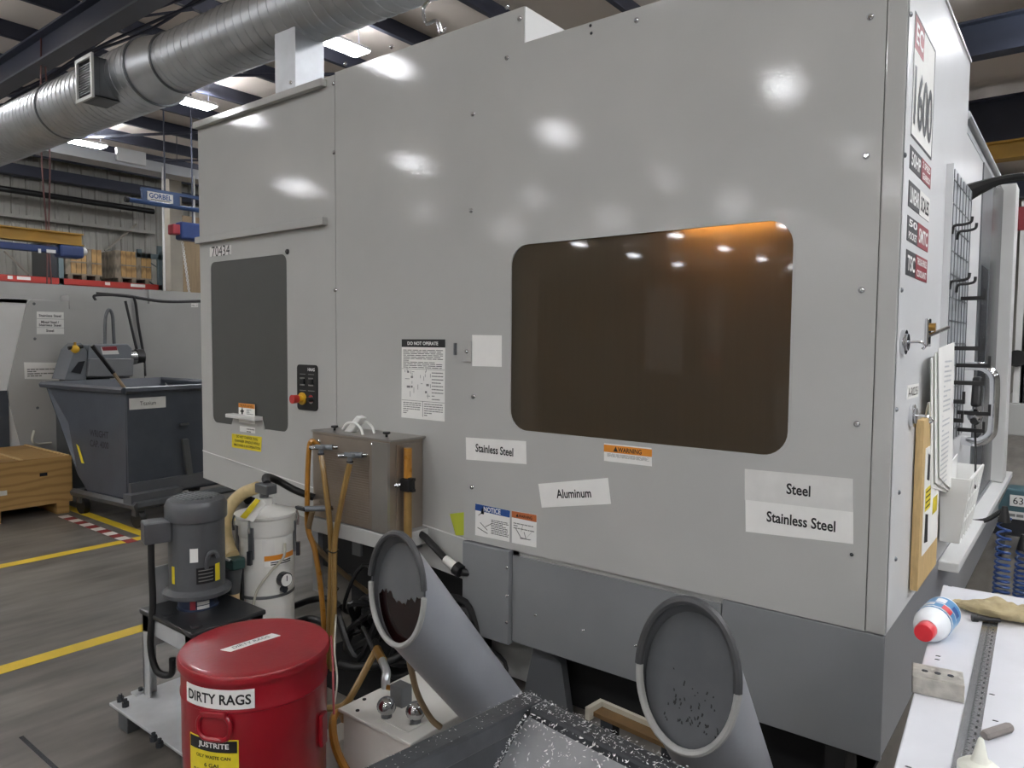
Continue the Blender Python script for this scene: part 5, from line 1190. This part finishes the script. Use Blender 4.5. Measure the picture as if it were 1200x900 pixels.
# light grey braces behind the tube
MB().poly(Face((0, 2.62, 0), (1, 0, 0), (0, 0, 1)), [(-2.25, .02), (-1.9, .02), (-1.72, .30), (-2.1, .30)], 0, .05).build('base_foot', 'paint', mc)
MB().poly(Face((0, 2.50, 0), (1, 0, 0), (0, 0, 1)), [(-1.86, .0), (-1.62, .0), (-1.66, .22), (-1.76, .27), (-1.80, .26)], 0, .04).build('base_gusset', 'skirt_dark', mc)
t = thing('wood_tray', 'wood plank in a pale frame under the machine behind the hopper', 'tray', (-.9, 1.75, .25))
A, B = at_z(690, 830, .30), at_z(775, 868, .30)
dv = (B-A).normalized(); nv = Vector((-dv.y, dv.x, 0))
def tslab(o0, o1, b0, b1, z0_, z1_, nm, mt):
    vs = [A+dv*o+nv*b+Vector((0, 0, z)) for z in (z0_, z1_) for o, b in ((o0, b0), (o1, b0), (o1, b1), (o0, b1))]
    return MB().add(vs, [(0, 3, 2, 1), (4, 5, 6, 7), (0, 1, 5, 4), (1, 2, 6, 5), (2, 3, 7, 6), (3, 0, 4, 7)]).build(nm, mt, t)
Lw = (B-A).length+.1
tslab(.02, Lw, .0, .05, -.02, -.005, 'plank', 'plank_dark'); tslab(-.0, Lw, .05, .065, -.03, .012, 'frame_bar', 'frame_beige'); tslab(0, .018, -.02, .05, -.03, .012, 'frame_bar', 'frame_beige'); tslab(.05, .1, .0, .04, -.30, -.02, 'leg', 'far_dark'); tslab(Lw-.1, Lw-.05, .0, .04, -.30, -.02, 'leg', 'far_dark')

# ================================================================== white coolant tank with strainers
tx0, tx1, ty0, ty1, tzz = -1.953, -1.60, 1.54, 1.92, .30
t = thing('coolant_tank', 'white coolant tank with two steel strainer bulbs on its lid', 'tank', (-1.78, 1.73, 0))
MB().box(tx0+.012, tx1-.012, ty0+.012, ty1-.012, 0, tzz-.012).build('body', 'white_enamel', t, bevel=.004)
MB().box(tx0, tx1, ty0, ty1, tzz-.012, tzz).build('lid', 'white_enamel', t, bevel=.003)
MB().box(tx0+.16, tx0+.30, ty0+.04, ty0+.14, tzz, tzz+.003).build('hatch', 'white_enamel', t)
for px in ((419, 833), (482, 850), (427, 820)): p = at_z(*px, tzz); MB().cyl((p.x, p.y, tzz), (p.x, p.y, tzz+.003), .007, n=8).build('lid_screw', 'far_dark', t)
for k, px in enumerate(((453, 832), (487, 838))):
    p = at_z(px[0], px[1]+9, tzz); b = MB().sphere((p.x, p.y, tzz+.040), .030, 18, 12, (1, 1, 1.05)).build('strainer_bulb', 'steel', t, smooth=True); MB().lathe((p.x, p.y, tzz), [(.018, 0), (.018, .014)], 12).build('bulb_neck', 'galv_dark', b); 
    MB().tube([(p.x+.0307*math.cos(q)*.7, p.y+.0307*math.cos(q)*.7, tzz+.04+.032*math.sin(q)) for q in [2*math.pi*j/20 for j in range(21)]], .002, 5, False).build('bulb_band', 'galv_dark', b)
p = at_z(470, 825, tzz); MB().box(p.x-.03, p.x+.03, p.y-.025, p.y+.025, tzz, tzz+.07).build('valve_block', 'galv_dark', t, bevel=.004); MB().cyl((p.x-.06, p.y-.01, tzz+.045), (p.x-.03, p.y, tzz+.045), .009, n=8).build('brass_fitting', 'brass', t, smooth=True)
p = at_z(452, 806, tzz); MB().tube(spline([(p.x, p.y, tzz), (p.x, p.y, tzz+.03), (p.x-.02, p.y+.02, tzz+.05), (p.x-.09, p.y+.06, tzz+.06)], 6), .016, 10).build('elbow_pipe', 'galv', t, smooth=True); union_end = Vector((p.x-.155, p.y+.097, tzz+.065)); MB().cyl((p.x-.08, p.y+.055, tzz+.06), (p.x-.16, p.y+.10, tzz+.065), .018, n=10).build('brass_union', 'brass', t, smooth=True)
MB().box(tx0-.10, tx0-.004, ty0+.0, ty0+.12, 0, .18).build('side_box', 'white_enamel', t, bevel=.004)
hose('amber_drain_hose', 'amber hose bending down in front of the white tank', 'hose', [(tx0-.14, ty0+.16, .10), (tx0-.06, ty0+.06, .24), (tx0+.01, ty0-.03, .27), (tx0+.07, ty0-.06, .20), (tx0+.18, ty0-.07, .13), (tx0+.27, ty0-.07, .12)], .014, 'hose_amber')
hose('coolant_feed_hose', 'brown hose dropping from the discharge tube mouth to the tank lid', 'hose', [yf(478, 762, 1.50), yf(482, 785, 1.55), yf(490, 815, 1.6), yf(505, 842, 1.64), at_z(516, 852, tzz)], .010, 'brown_panel')
hose('tan_floor_hose', 'tan hose lying between the red can and white tank', 'hose', [at_z(384, 830, .12), at_z(400, 828, .14), at_z(412, 815, .2), union_end+Vector((-.04, .02, -.03)), union_end], .014, 'hose_olive')

# ================================================================== items on the machine front
def hook_magnet(px, lb):
    a, b = fp(*px); t = thing('magnet_hook', lb, 'magnet hook', FF.p(a, b, 0))
    MB().cyl(FF.p(a, b, 0), FF.p(a, b, .012), .038, n=24).build('magnet_disc', 'chrome', t, smooth=True); MB().cyl(FF.p(a, b, .012), FF.p(a, b, .018), .026, n=24).build('magnet_ring', 'steel', t, smooth=True)
    MB().tube(spline([FF.p(a, b, .015), FF.p(a, b, .05), FF.p(a, b-.012, .062), FF.p(a, b-.02, .055)], 5), .004, 8).build('hook', 'chrome', t, smooth=True); return t
hook_magnet((1057, 401), 'round chrome magnet hook beside the hanging key latch'); hook_magnet((1067, 487), 'round chrome magnet hook holding the wood clipboard')
a, b = fp(1085, 390); t = thing('key_latch', 'small chrome latch with pin on the machine front', 'latch', FF.p(a, b, 0))
MB().rect(FF, a-.03, a+.03, b-.05, b+.05, 0, .012).build('plate', 'chrome', t, bevel=.004); MB().cyl(FF.p(a-.02, b-.01, .012), FF.p(a+.06, b+.02, .06), .007, n=8).build('pin', 'chrome', t, smooth=True); MB().cyl(FF.p(a, b+.02, .012), FF.p(a, b+.02, .03), .014, n=12).build('knob', 'brass', t, smooth=True)
# clipboard with document
a0_, b1_ = fp(1072, 492); b0_ = fp(1065, 690)[1]
t = thing('clipboard', 'tan wooden board with laminated sheet hanging on the machine front', 'clipboard', FF.p(a0_, b0_, 0))
MB().rect(FF, a0_, a0_+.40, b0_, b1_, .004, .028).build('board', 'tan_edge', t, bevel=.002)
s = MB().rect(FF, a0_+.05, a0_+.38, b0_+.11, b1_-.10, .028, .030).build('laminated_sheet', 'paper', t)
MB().rect(FF, a0_+.07, a0_+.18, b0_+.26, b0_+.34, .030, .0308).build('yellow_panel', 'safety_yellow', s); MB().rect(FF, a0_+.24, a0_+.34, b0_+.22, b0_+.28, .030, .0308).build('yellow_panel', 'safety_yellow', s)
MB().poly(FF, [(a0_+.08, b0_+.15), (a0_+.15, b0_+.14), (a0_+.14, b0_+.24), (a0_+.09, b0_+.25)], .030, .0308).build('figure', 'ink', s); MB().poly(FF, [(a0_+.09, b0_+.37), (a0_+.14, b0_+.36), (a0_+.14, b0_+.45), (a0_+.10, b0_+.46)], .030, .0308).build('figure', 'ink', s)
for k in range(4): MB().rect(FF, a0_+.08, a0_+.17, b0_+.27+k*.018, b0_+.275+k*.018, .0308, .0312).build('print_line', 'ink', s)
print_lines(s, FF, a0_+.2, a0_+.36, b0_+.32, b0_+.44, 6, 'ink_grey', .0309, .4, 31)
MB().tube(spline([FF.p(a0_+.1, b1_, .016), FF.p(a0_-.0, b1_+.06, .04), FF.p(fp(1067, 487)[0], fp(1067, 487)[1]-.012, .055)], 5), .003, 6).build('string', 'clear_tube', t)
# papers hanging from the latch
t = thing('paper_stack', 'stack of loose white job sheets hanging from the chrome latch', 'papers', FF.p(3.0, 1.2, .03))
for k in range(3):
    A = [fp(1079+k*3, 570-k*6), fp(1101, 577-k*2), fp(1103, 405-k*2), fp(1079+k*2, 420-k*6)]; MB().poly(FF, A, .03+k*.006, .0325+k*.006).build('sheet', 'paper', t)
q = [fp(1085, 570), fp(1100, 420)]; print_lines(t, FF, q[0][0], q[1][0], q[0][1], q[1][1], 26, 'pegboard', .0446, .35, 33)
# wire grid tool panel
y0_, y1_, z0_, z1_ = 3.22, 3.84, 1.15, 2.24
t = thing('tool_panel', 'steel pegboard panel with black tool hooks beside the door', 'tool panel', FF.p(3.5, z0_, 0))
MB().rect(FF, y0_+.013, y1_, z0_, z1_, .004, .018).build('panel', 'pegboard', t, bevel=.003)
MB().rect(FF, y0_, y0_+.012, z0_, z1_, .0, .024).build('side_flange', 'paint_front', t)
for k in range(7): MB().rect(FF, y0_+.06+k*.09, y0_+.064+k*.09, z0_+.01, z1_-.01, .018, .021).build('grid_wire', 'galv_dark', t)
for k in range(12): MB().rect(FF, y0_+.02, y1_-.01, z0_+.05+k*.09, z0_+.054+k*.09, .018, .0205).build('grid_wire', 'galv_dark', t)
TF = Face((XR+.022, 0, 0), (0, 1, 0), (0, 0, 1))
def tp(px, py): p = at_x(px, py, XR+.022); return p.y, p.z
def peg(px, L=.06):
    a, b = tp(*px); MB().tube(spline([TF.p(a, b-.03, .0), TF.p(a, b, .006), TF.p(a, b+.003, L*.6), TF.p(a, b+.01, L), TF.p(a, b+.03, L+.004)], 4), .0055, 6).build('hook', 'black', t, smooth=True)
for px in ((1116, 265), (1122, 272), (1113, 330), (1121, 334)): peg(px)
for (px, L) in (((1126, 350), .09), ((1112, 408), .12), ((1121, 428), .12), ((1112, 448), .12), ((1110, 470), .06), ((1122, 483), .12), ((1112, 492), .05), ((1122, 503), .1)):
    a, b = tp(*px); MB().rect(TF, a-.01, a+.01, b-.008, b+.008, 0, L).build('tool_bracket', 'black', t); MB().rect(TF, a-.006, a+.006, b, b+.04, L-.01, L).build('bracket_tip', 'black', t)
# small spray gun hanging on the panel
a, b = tp(1124, 470); t = thing('air_gun', 'black air blow gun hanging on the tool panel', 'air gun', TF.p(a, b, .06))
MB().poly(TF, [(a-.04, b-.02), (a+.03, b-.02), (a+.06, b+.10), (a-.0, b+.11)], .045, .08).build('grip', 'black', t, bevel=.01); MB().sphere(TF.p(a, b-.06, .06), .03, 12, 8).build('nozzle_body', 'chrome', t, smooth=True); MB().cyl(TF.p(a-.04, b-.08, .06), TF.p(a+.05, b-.09, .06), .014, n=8).build('barrel', 'black', t)
hose('gun_cord', 'thin cord hanging from the air gun to the white basket', 'cord', [TF.p(a, b-.09, .06), TF.p(a-.02, b-.2, .07), TF.p(a-.08, b-.36, .08)], .004, 'rubber')
# white basket
ya, yb, za, zb2 = 3.33, 3.78, .765, 1.03
t = thing('basket', 'white plastic basket with lattice end on the machine front', 'basket', FF.p(3.5, za, 0)); th = .006
def wall4(pts, nm, th=.005):
    vs = [FF.p(*p) for p in pts]; nn = (vs[1]-vs[0]).cross(vs[2]-vs[0]).normalized()*th
    return MB().add(vs+[v+nn for v in vs], [(0, 1, 2, 3), (7, 6, 5, 4)]+[(i, (i+1) % 4, 4+(i+1) % 4, 4+i) for i in range(4)]).build(nm, 'basket', t)
wall4([(ya+.04, za, .01), (ya+.04, za, .075), (ya, zb2, .11), (ya, zb2, .006)], 'end_wall'); wall4([(ya+.04, za, .008), (yb-.04, za, .008), (yb, zb2+.04, .008), (ya, zb2, .008)], 'back_wall')
wall4([(ya+.04, za, .01), (yb-.04, za, .01), (yb-.04, za, .075), (ya+.04, za, .075)], 'bottom'); wall4([(yb-.04, za, .01), (yb, zb2, .008), (yb, zb2, .11), (yb-.04, za, .075)], 'end_wall')
for k in range(6):
    s_ = k/5; MB().tube([FF.p(ya+.04+(yb-ya-.08)*s_, za, .075), FF.p(ya+(yb-ya)*s_, zb2, .11)], .005, 6).build('slat', 'basket', t)
for k in range(4):
    s_ = k/3; MB().tube([FF.p(ya+.04*(1-s_), za+(zb2-za)*s_, .075+.035*s_), FF.p(yb-.04*(1-s_), za+(zb2-za)*s_, .075+.035*s_)], .005, 6).build('slat', 'basket', t)
for k in range(3): MB().rect(FF, ya-.05+k*.0, ya-.045, za-.12, za-.1, 0, .001) 

# ================================================================== bench with its clutter
TZ = .90; c0 = at_z(1105, 685, TZ); c1 = at_z(1047, 900, TZ); dl = (c1-c0).normalized(); c1 = c0+dl*1.55; rt = Vector((-dl.y, dl.x, 0)); rt = rt if rt.x > 0 else -rt
t = thing('work_bench', 'white topped work bench beside the machine front', 'bench', c0.lerp(c1, .5)-Vector((0, 0, TZ)))
def slab2(o0, o1, b0, b1, z0_, z1_, nm, mt, bv=.003):
    vs = [c0+dl*o+rt*b+Vector((0, 0, z-TZ)) for z in (z0_, z1_) for o, b in ((o0, b0), (o1, b0), (o1, b1), (o0, b1))]
    return MB().add(vs, [(0, 3, 2, 1), (4, 5, 6, 7), (0, 1, 5, 4), (1, 2, 6, 5), (2, 3, 7, 6), (3, 0, 4, 7)]).build(nm, mt, t, bevel=bv)
slab2(0, 1.55, 0, .8, TZ-.03, TZ, 'bench_top', 'table_white')
for o, b in ((.04, .04), (.04, .72), (1.46, .04), (1.46, .72)): slab2(o, o+.05, b, b+.05, 0, TZ-.03, 'leg', 'galv_dark')
slab2(.04, 1.5, .05, .09, TZ-.11, TZ-.03, 'apron', 'galv_dark'); slab2(.04, .08, .09, .72, TZ-.11, TZ-.03, 'apron', 'galv_dark'); slab2(.1, 1.45, .1, .7, .2, .22, 'shelf', 'galv_dark')
T_ = lambda px, py, dz_=0: at_z(px, py, TZ+dz_)
# bottle lying on its side
a, b = T_(1083, 760), T_(1113, 726); br_ = .036; a.z = b.z = TZ+br_+.001
ax = (b-a).normalized(); L = .165; a = a+ax*.0
t = thing('bottle', 'white squeeze bottle with blue label and red cap lying on the bench', 'bottle', (a.x, a.y, TZ))
def along(prof, nm, mt, n=24):
    vs = []; u_ = ax.orthogonal().normalized(); w_ = ax.cross(u_)
    for r_, h_ in prof:
        for i in range(n): q = 2*math.pi*i/n; vs.append(a+ax*h_+u_*(r_*math.cos(q))+w_*(r_*math.sin(q)))
    m_ = len(prof); fs = [(k*n+i, k*n+(i+1) % n, (k+1)*n+(i+1) % n, (k+1)*n+i) for k in range(m_-1) for i in range(n)]+[tuple(range(n)), tuple((m_-1)*n+i for i in range(n))]
    return MB().add(vs, fs).build(nm, mt, t, smooth=True)
body = along([(.020, .02), (.032, .035), (br_, .055), (br_, L-.006), (br_-.005, L)], 'bottle_body', 'bottle_white'); along([(br_+.0006, .068), (br_+.0006, L-.012)], 'label', 'bottle_blue'); along([(.018, -.012), (.0195, -.008), (.0195, .018), (.018, .022)], 'cap', 'cap_red')
u_ = Vector((0, 0, 1)); w_ = ax.cross(u_); 
BFc = lambda ang: (u_*math.cos(ang)+w_*math.sin(ang))
def lband(h0, h1, a0d, a1d, mt, nm):
    vs = []; K = 8
    for k in range(K+1):
        q = R(a0d+(a1d-a0d)*k/K)
        for h_ in (h0, h1): vs.append(a+ax*h_+BFc(q)*(br_+.0013))
    MB().add(vs, [(2*k, 2*k+1, 2*k+3, 2*k+2) for k in range(K)]).build(nm, mt, t)
sgn = 1 if w_.dot(-a) > 0 else -1
for (h0, h1, d0_, d1_, mt) in ((.072, .078, -50, 130, 'bottle_white'), (.105, .109, -50, 130, 'bottle_white'), (.078, .104, 20, 55, 'cap_red'), (.112, .14, -10, 20, 'bottle_white'), (.085, .10, -40, -5, 'bottle_white'), (.112, .135, 45, 80, 'safety_blue')): lband(h0, h1, d0_*sgn, d1_*sgn, mt, 'label_print')
# drilled aluminium block
A0 = T_(1068, 812); A1 = T_(1130, 825); dx_ = (A1-A0); Lb = dx_.length; dx_.normalize(); dy_ = Vector((-dx_.y, dx_.x, 0)); dy_ = dy_ if dy_.y > 0 else -dy_
t = thing('metal_block', 'worn aluminum block with three holes on the bench', 'block', A0); hb = .034; wb = .066
def blk(o0, o1, b0, b1, z0_, z1_, nm, mt, bv=.002):
    vs = [A0+dx_*o+dy_*b+Vector((0, 0, z)) for z in (z0_, z1_) for o, b in ((o0, b0), (o1, b0), (o1, b1), (o0, b1))]
    return MB().add(vs, [(0, 3, 2, 1), (4, 5, 6, 7), (0, 1, 5, 4), (1, 2, 6, 5), (2, 3, 7, 6), (3, 0, 4, 7)]).build(nm, mt, t, bevel=bv)
blk(0, Lb, 0, wb, .0005, hb, 'body', 'aluminium')
for k in range(3): p = A0+dx_*Lb*(.25+.25*k)+dy_*wb*.5+Vector((0, 0, hb)); MB().cyl(p-Vector((0, 0, .001)), p+Vector((0, 0, .0006)), .0055, n=14).build('hole', 'far_dark', t)
# steel rule
R0, R1 = T_(1161, 728), T_(1128, 905); dr = (R1-R0).normalized(); nr = Vector((-dr.y, dr.x, 0)); nr = nr if nr.x > 0 else -nr; LR = (R1-R0).length+.12; RW = .030
t = thing('steel_rule', 'long steel rule lying along the bench', 'ruler', R0)
def rul(o0, o1, b0, b1, z0_, z1_, nm, mt):
    vs = [R0+dr*o+nr*b+Vector((0, 0, z)) for z in (z0_, z1_) for o, b in ((o0, b0), (o1, b0), (o1, b1), (o0, b1))]
    return MB().add(vs, [(0, 3, 2, 1), (4, 5, 6, 7), (0, 1, 5, 4), (1, 2, 6, 5), (2, 3, 7, 6), (3, 0, 4, 7)]), nm, mt
m, nm, mt = rul(0, LR, -RW/2, RW/2, .0005, .002, 'blade', 'steel'); m.build(nm, mt, t)
m = MB()
for k in range(int(LR/.00635)):
    o = k*.00635; L = .008 if k % 4 == 0 else .005 if k % 2 == 0 else .0035; mm, _, _ = rul(o, o+.0012, -.004-L*.0, -.004+L, .002, .0023, '', ''); m.add(mm.v, mm.f)
    if k % 4 == 1: mm, _, _ = rul(o, o+.008, .006, .0095, .002, .0023, '', ''); m.add(mm.v, mm.f)
o = m.build('graduations', 'ink', t); o['kind'] = 'stuff'
# rag heap
t_pts = [T_(1118, 703, .01), T_(1140, 706, .02), T_(1162, 711, .022), T_(1185, 716, .02), T_(1215, 722, .015)]
bm = bmesh.new(); sp2 = spline(t_pts, 10); n = 20; vs = []; rnd = random.Random(3)
from mathutils import noise as mnoise
for k, p in enumerate(sp2):
    s_ = k/(len(sp2)-1); wdt = .014+.034*math.sin(min(1, s_*1.6)*math.pi/2); hgt = .012+.024*min(1, s_*2); tdir = (sp2[min(k+1, len(sp2)-1)]-sp2[max(k-1, 0)]); tdir.z = 0; tdir.normalize(); nd = Vector((-tdir.y, tdir.x, 0))
    for i in range(n):
        q = 2*math.pi*i/n; nz = mnoise.noise(Vector((p.x*26, p.y*26+math.cos(q)*1.6, math.sin(q)*1.6)))*.5+mnoise.noise(Vector((p.x*70, p.y*70+math.cos(q)*3, math.sin(q)*3)))*.25
        z = max(.001, hgt*(.55+math.sin(q)*.55)*(1+.9*nz)); vs.append((p.x+nd.x*wdt*math.cos(q)*(1+.7*nz), p.y+nd.y*wdt*math.cos(q)*(1+.7*nz), TZ+z))
fs = [(k*n+i, k*n+(i+1) % n, (k+1)*n+(i+1) % n, (k+1)*n+i) for k in range(len(sp2)-1) for i in range(n)]+[tuple(range(n)), tuple((len(sp2)-1)*n+i for i in range(n))]
o = MB().add(vs, fs).build('shop_rag', 'rag', smooth=True); tag(o, 'crumpled tan shop rag lying across the bench', 'rag'); o.modifiers.new('sub', 'SUBSURF').render_levels = 1
bm.free()
# small black bolts and grease stick
t = thing('socket_screw', 'black socket head screw poking out from under the rag', 'screw', T_(1141, 725)); a, b = T_(1139, 724, .008), T_(1172, 727, .008)
MB().cyl(a, a+(b-a).normalized()*.012, .0085, n=14).build('head', 'black', t, smooth=True); MB().cyl(a+(b-a).normalized()*.012, b, .005, n=10).build('shank', 'black', t, smooth=True)
a, b = T_(1119, 707, .006), T_(1135, 709, .006); tag(MB().cyl(a, b, .006, n=10).cyl(a, a+(b-a)*.3, .0068, n=10).build('drill_stub', 'black', smooth=True), 'short black metal stub at the end of the rag', 'metal stub')
a, b = T_(1153, 862, .008), T_(1184, 852, .008); d_ = (b-a).normalized()
o = MB().tube([a, a+d_*.004, b-d_*.004, b], lambda s_: .0085 if .05 < s_ < .95 else .0065, 8).build('grinding_stone', 'stone', smooth=False); tag(o, 'small grey stick stone lying on the bench', 'stone')
p = T_(1147, 922)
t = thing('glue_bottle', 'white nozzle bottle at the near end of the bench', 'bottle', p)
MB().lathe((p.x, p.y, TZ), [(.028, 0), (.029, .004), (.029, .03), (.022, .036)], 20).build('bottle_body', 'cloudy_plastic', t, smooth=True); MB().lathe((p.x, p.y, TZ+.036), [(.022, 0), (.013, .004), (.010, .010), (.004, .036), (.003, .038)], 16).build('nozzle', 'cloudy_plastic', t, smooth=True)
rnd = random.Random(8)
for px in ((1099, 769), (1098, 773), (1162, 814), (1113, 687), (1166, 845), (1064, 899)):
    p = T_(*px); m = MB().poly(Face(p, (1, 0, 0), (0, 1, 0)), [(-.004, -.0012), (.003, -.001), (.005, .001), (-.002, .0014)], .0002, .0012); tag(m.build('metal_shaving', 'chip_dark'), 'tiny dark metal shaving on the white bench top', 'shaving', 'shavings on the bench top')

# ================================================================== beyond the machine front
# coiled blue air hoses
def coil(px, y0_, y1_, d_, lb):
    a = cam_p+ray(px, y0_)*d_; b = cam_p+ray(px+3, y1_)*d_; t = thing('coil_hose', lb, 'air hose', (a.x, a.y, 0)); N = 22; pts = []
    for k in range(N*12+1):
        s_ = (k/(N*12)); f_ = s_**.75; q = k/12*2*math.pi; rr = .027+.008*(1-abs(2*s_-1)); pts.append((a.x+rr*math.cos(q), a.y+rr*math.sin(q), a.z+(b.z-.25-a.z)*f_))
    MB().tube(pts, .0065, 6).build('coil', 'coil_blue', t, smooth=True); MB().cyl((a.x, a.y, a.z+.06), (a.x, a.y, a.z-.02), .012, .03, n=12).build('grommet', 'black', t, smooth=True)
    MB().tube(spline([(a.x, a.y, a.z+.05), (a.x, a.y+.02, a.z+.3), (a.x-.02, a.y+.1, 4.4)], 6), .007, 6).build('supply_line', 'coil_blue', t, smooth=True) if False else None
    return t
coil(1177, 607, 697, 3.7, 'blue coiled air hose hanging beside the sill, narrow and stretched'); coil(1199, 640, 700, 3.7, 'blue coiled air hose hanging next to the stretched coil')
tag(MB().tube(spline([(-.44+.0, 4.4, .64), (-.36, 4.42, .66), (-.29, 4.43, .72), (-.28, 4.43, .69)], 5), .012, 8).build('hose_bracket', 'black', smooth=True), 'black bracket carrying the coiled hoses at the sill', 'bracket')
# next machine beyond
t = thing('far_machine', 'white far machine with dark glazed door beyond the sill', 'machine', (.2, 7.5, 0))
MB().box(-.50, 1.2, 6.45, 8.4, .9, 1.14).build('lower_cover', 'paint', t, bevel=.01); MB().box(-.40, -.36, 6.45, 8.2, 1.14, 2.60).build('side_frame', 'paint_white', t)
MB().box(-.34, 1.2, 6.46, 8.2, 1.14, 2.18).build('glazing', 'far_dark', t); MB().box(-.36, 1.2, 6.45, 8.3, 2.18, 2.66).build('header_panel', 'paint_white', t); MB().box(-.30, 1.2, 6.66, 8.2, 0, .9).build('base', 'far_dark', t)
hf2 = Face((0, 6.45, 0), (1, 0, 0), (0, 0, 1)); p = at_y(1195, 262, 6.45); s = MB().rect(hf2, p.x-.03, p.x+.3, p.z-.05, p.z+.12, 0, .002).build('name_sign', 'sign_red', t)
p = at_y(1196, 420, 6.4); MB().cyl((p.x-.02, 6.46, p.z), (p.x-.02, 6.34, p.z), .06, n=16).build('door_knob', 'black', t, smooth=True)
p = at_y(1175, 590, 6.36); t = thing('parts_washer', 'teal cart with white number plate under the far machine', 'cart', (p.x+.15, 6.45, 0)); X0 = at_y(1164, 590, 6.36).x
MB().poly(Face((0, 6.36, 0), (1, 0, 0), (0, 0, 1)), [(X0, .30), (X0+.6, .30), (X0+.55, .52), (X0+.08, .52)], -.22, 0).build('hood', 'teal', t, bevel=.01); MB().box(X0, X0+.6, 6.35, 6.58, .18, .30).build('tray', 'far_dark', t); 
WFc = Face((0, 6.348, 0), (1, 0, 0), (0, 0, 1)); s = MB().rect(WFc, X0+.10, X0+.2, .40, .48, 0, .003).build('number_plate', 'paper', t); text(s, '63', WFc, X0+.15, .44, .05, 'ink', .005, w=.06); s = MB().rect(WFc, X0+.0, X0+.35, .305, .36, 0, .003).build('name_strip', 'paper_old', t); print_lines(s, WFc, X0+.02, X0+.33, .315, .35, 1, 'ink_grey', .004, .6, 41)
for x, y in ((X0+.05, 6.39), (X0+.55, 6.39), (X0+.05, 6.54), (X0+.55, 6.54)): MB().cyl((x-.015, y, .04), (x+.015, y, .04), .04, n=12).build('caster', 'rubber', t); MB().box(x-.02, x+.02, y-.02, y+.02, .04, .18).build('caster_fork', 'galv_dark', t)
# yellow runway beam on the right
t = thing('runway_beam', 'yellow runway beam crossing beyond the machine roof', 'crane beam', (2, 14.5, 4.5)); p = at_y(1150, 180, 14.0)
MB().box(-4.5, 10, 13.95, 14.05, p.z-.12, p.z+.1).build('web', 'yellow_beam', t); MB().box(-4.5, 10, 13.85, 14.15, p.z+.1, p.z+.13).build('top_flange', 'yellow_beam', t); MB().box(-4.5, 10, 13.85, 14.15, p.z-.15, p.z-.12).build('bottom_flange', 'yellow_beam', t)
for x in (-4, 3, 9): MB().box(x-.05, x+.05, 13.95, 14.05, p.z+.13, 6.0).build('hanger', 'yellow_beam', t)
# machine across the aisle, out of view, added for the amber window to reflect
t = thing('aisle_machine', 'dark machine across the aisle, seen only reflected in the amber window', 'machine', (-5.3, -5.5, 0))
MB().box(-7.2, -3.6, -6.2, -5.02, 0, 2.62).build('housing', 'far_dark', t, bevel=.02)
AF = Face((0, -5.02, 0), (-1, 0, 0), (0, 0, 1))
MB().poly(AF, rrect(4.58, 5.16, 1.15, 2.40, .06), 0, .02).build('white_panel', 'paint_white', t); MB().rect(AF, 3.98, 4.20, 1.45, 2.38, 0, .02).build('white_strip', 'paint_white', t); MB().rect(AF, 3.98, 4.20, 1.13, 1.44, 0, .02).build('red_strip', 'rack_red', t)
MB().rect(AF, 6.0, 6.4, 1.6, 2.5, 0, .02).build('brown_panel', 'brown_panel', t)
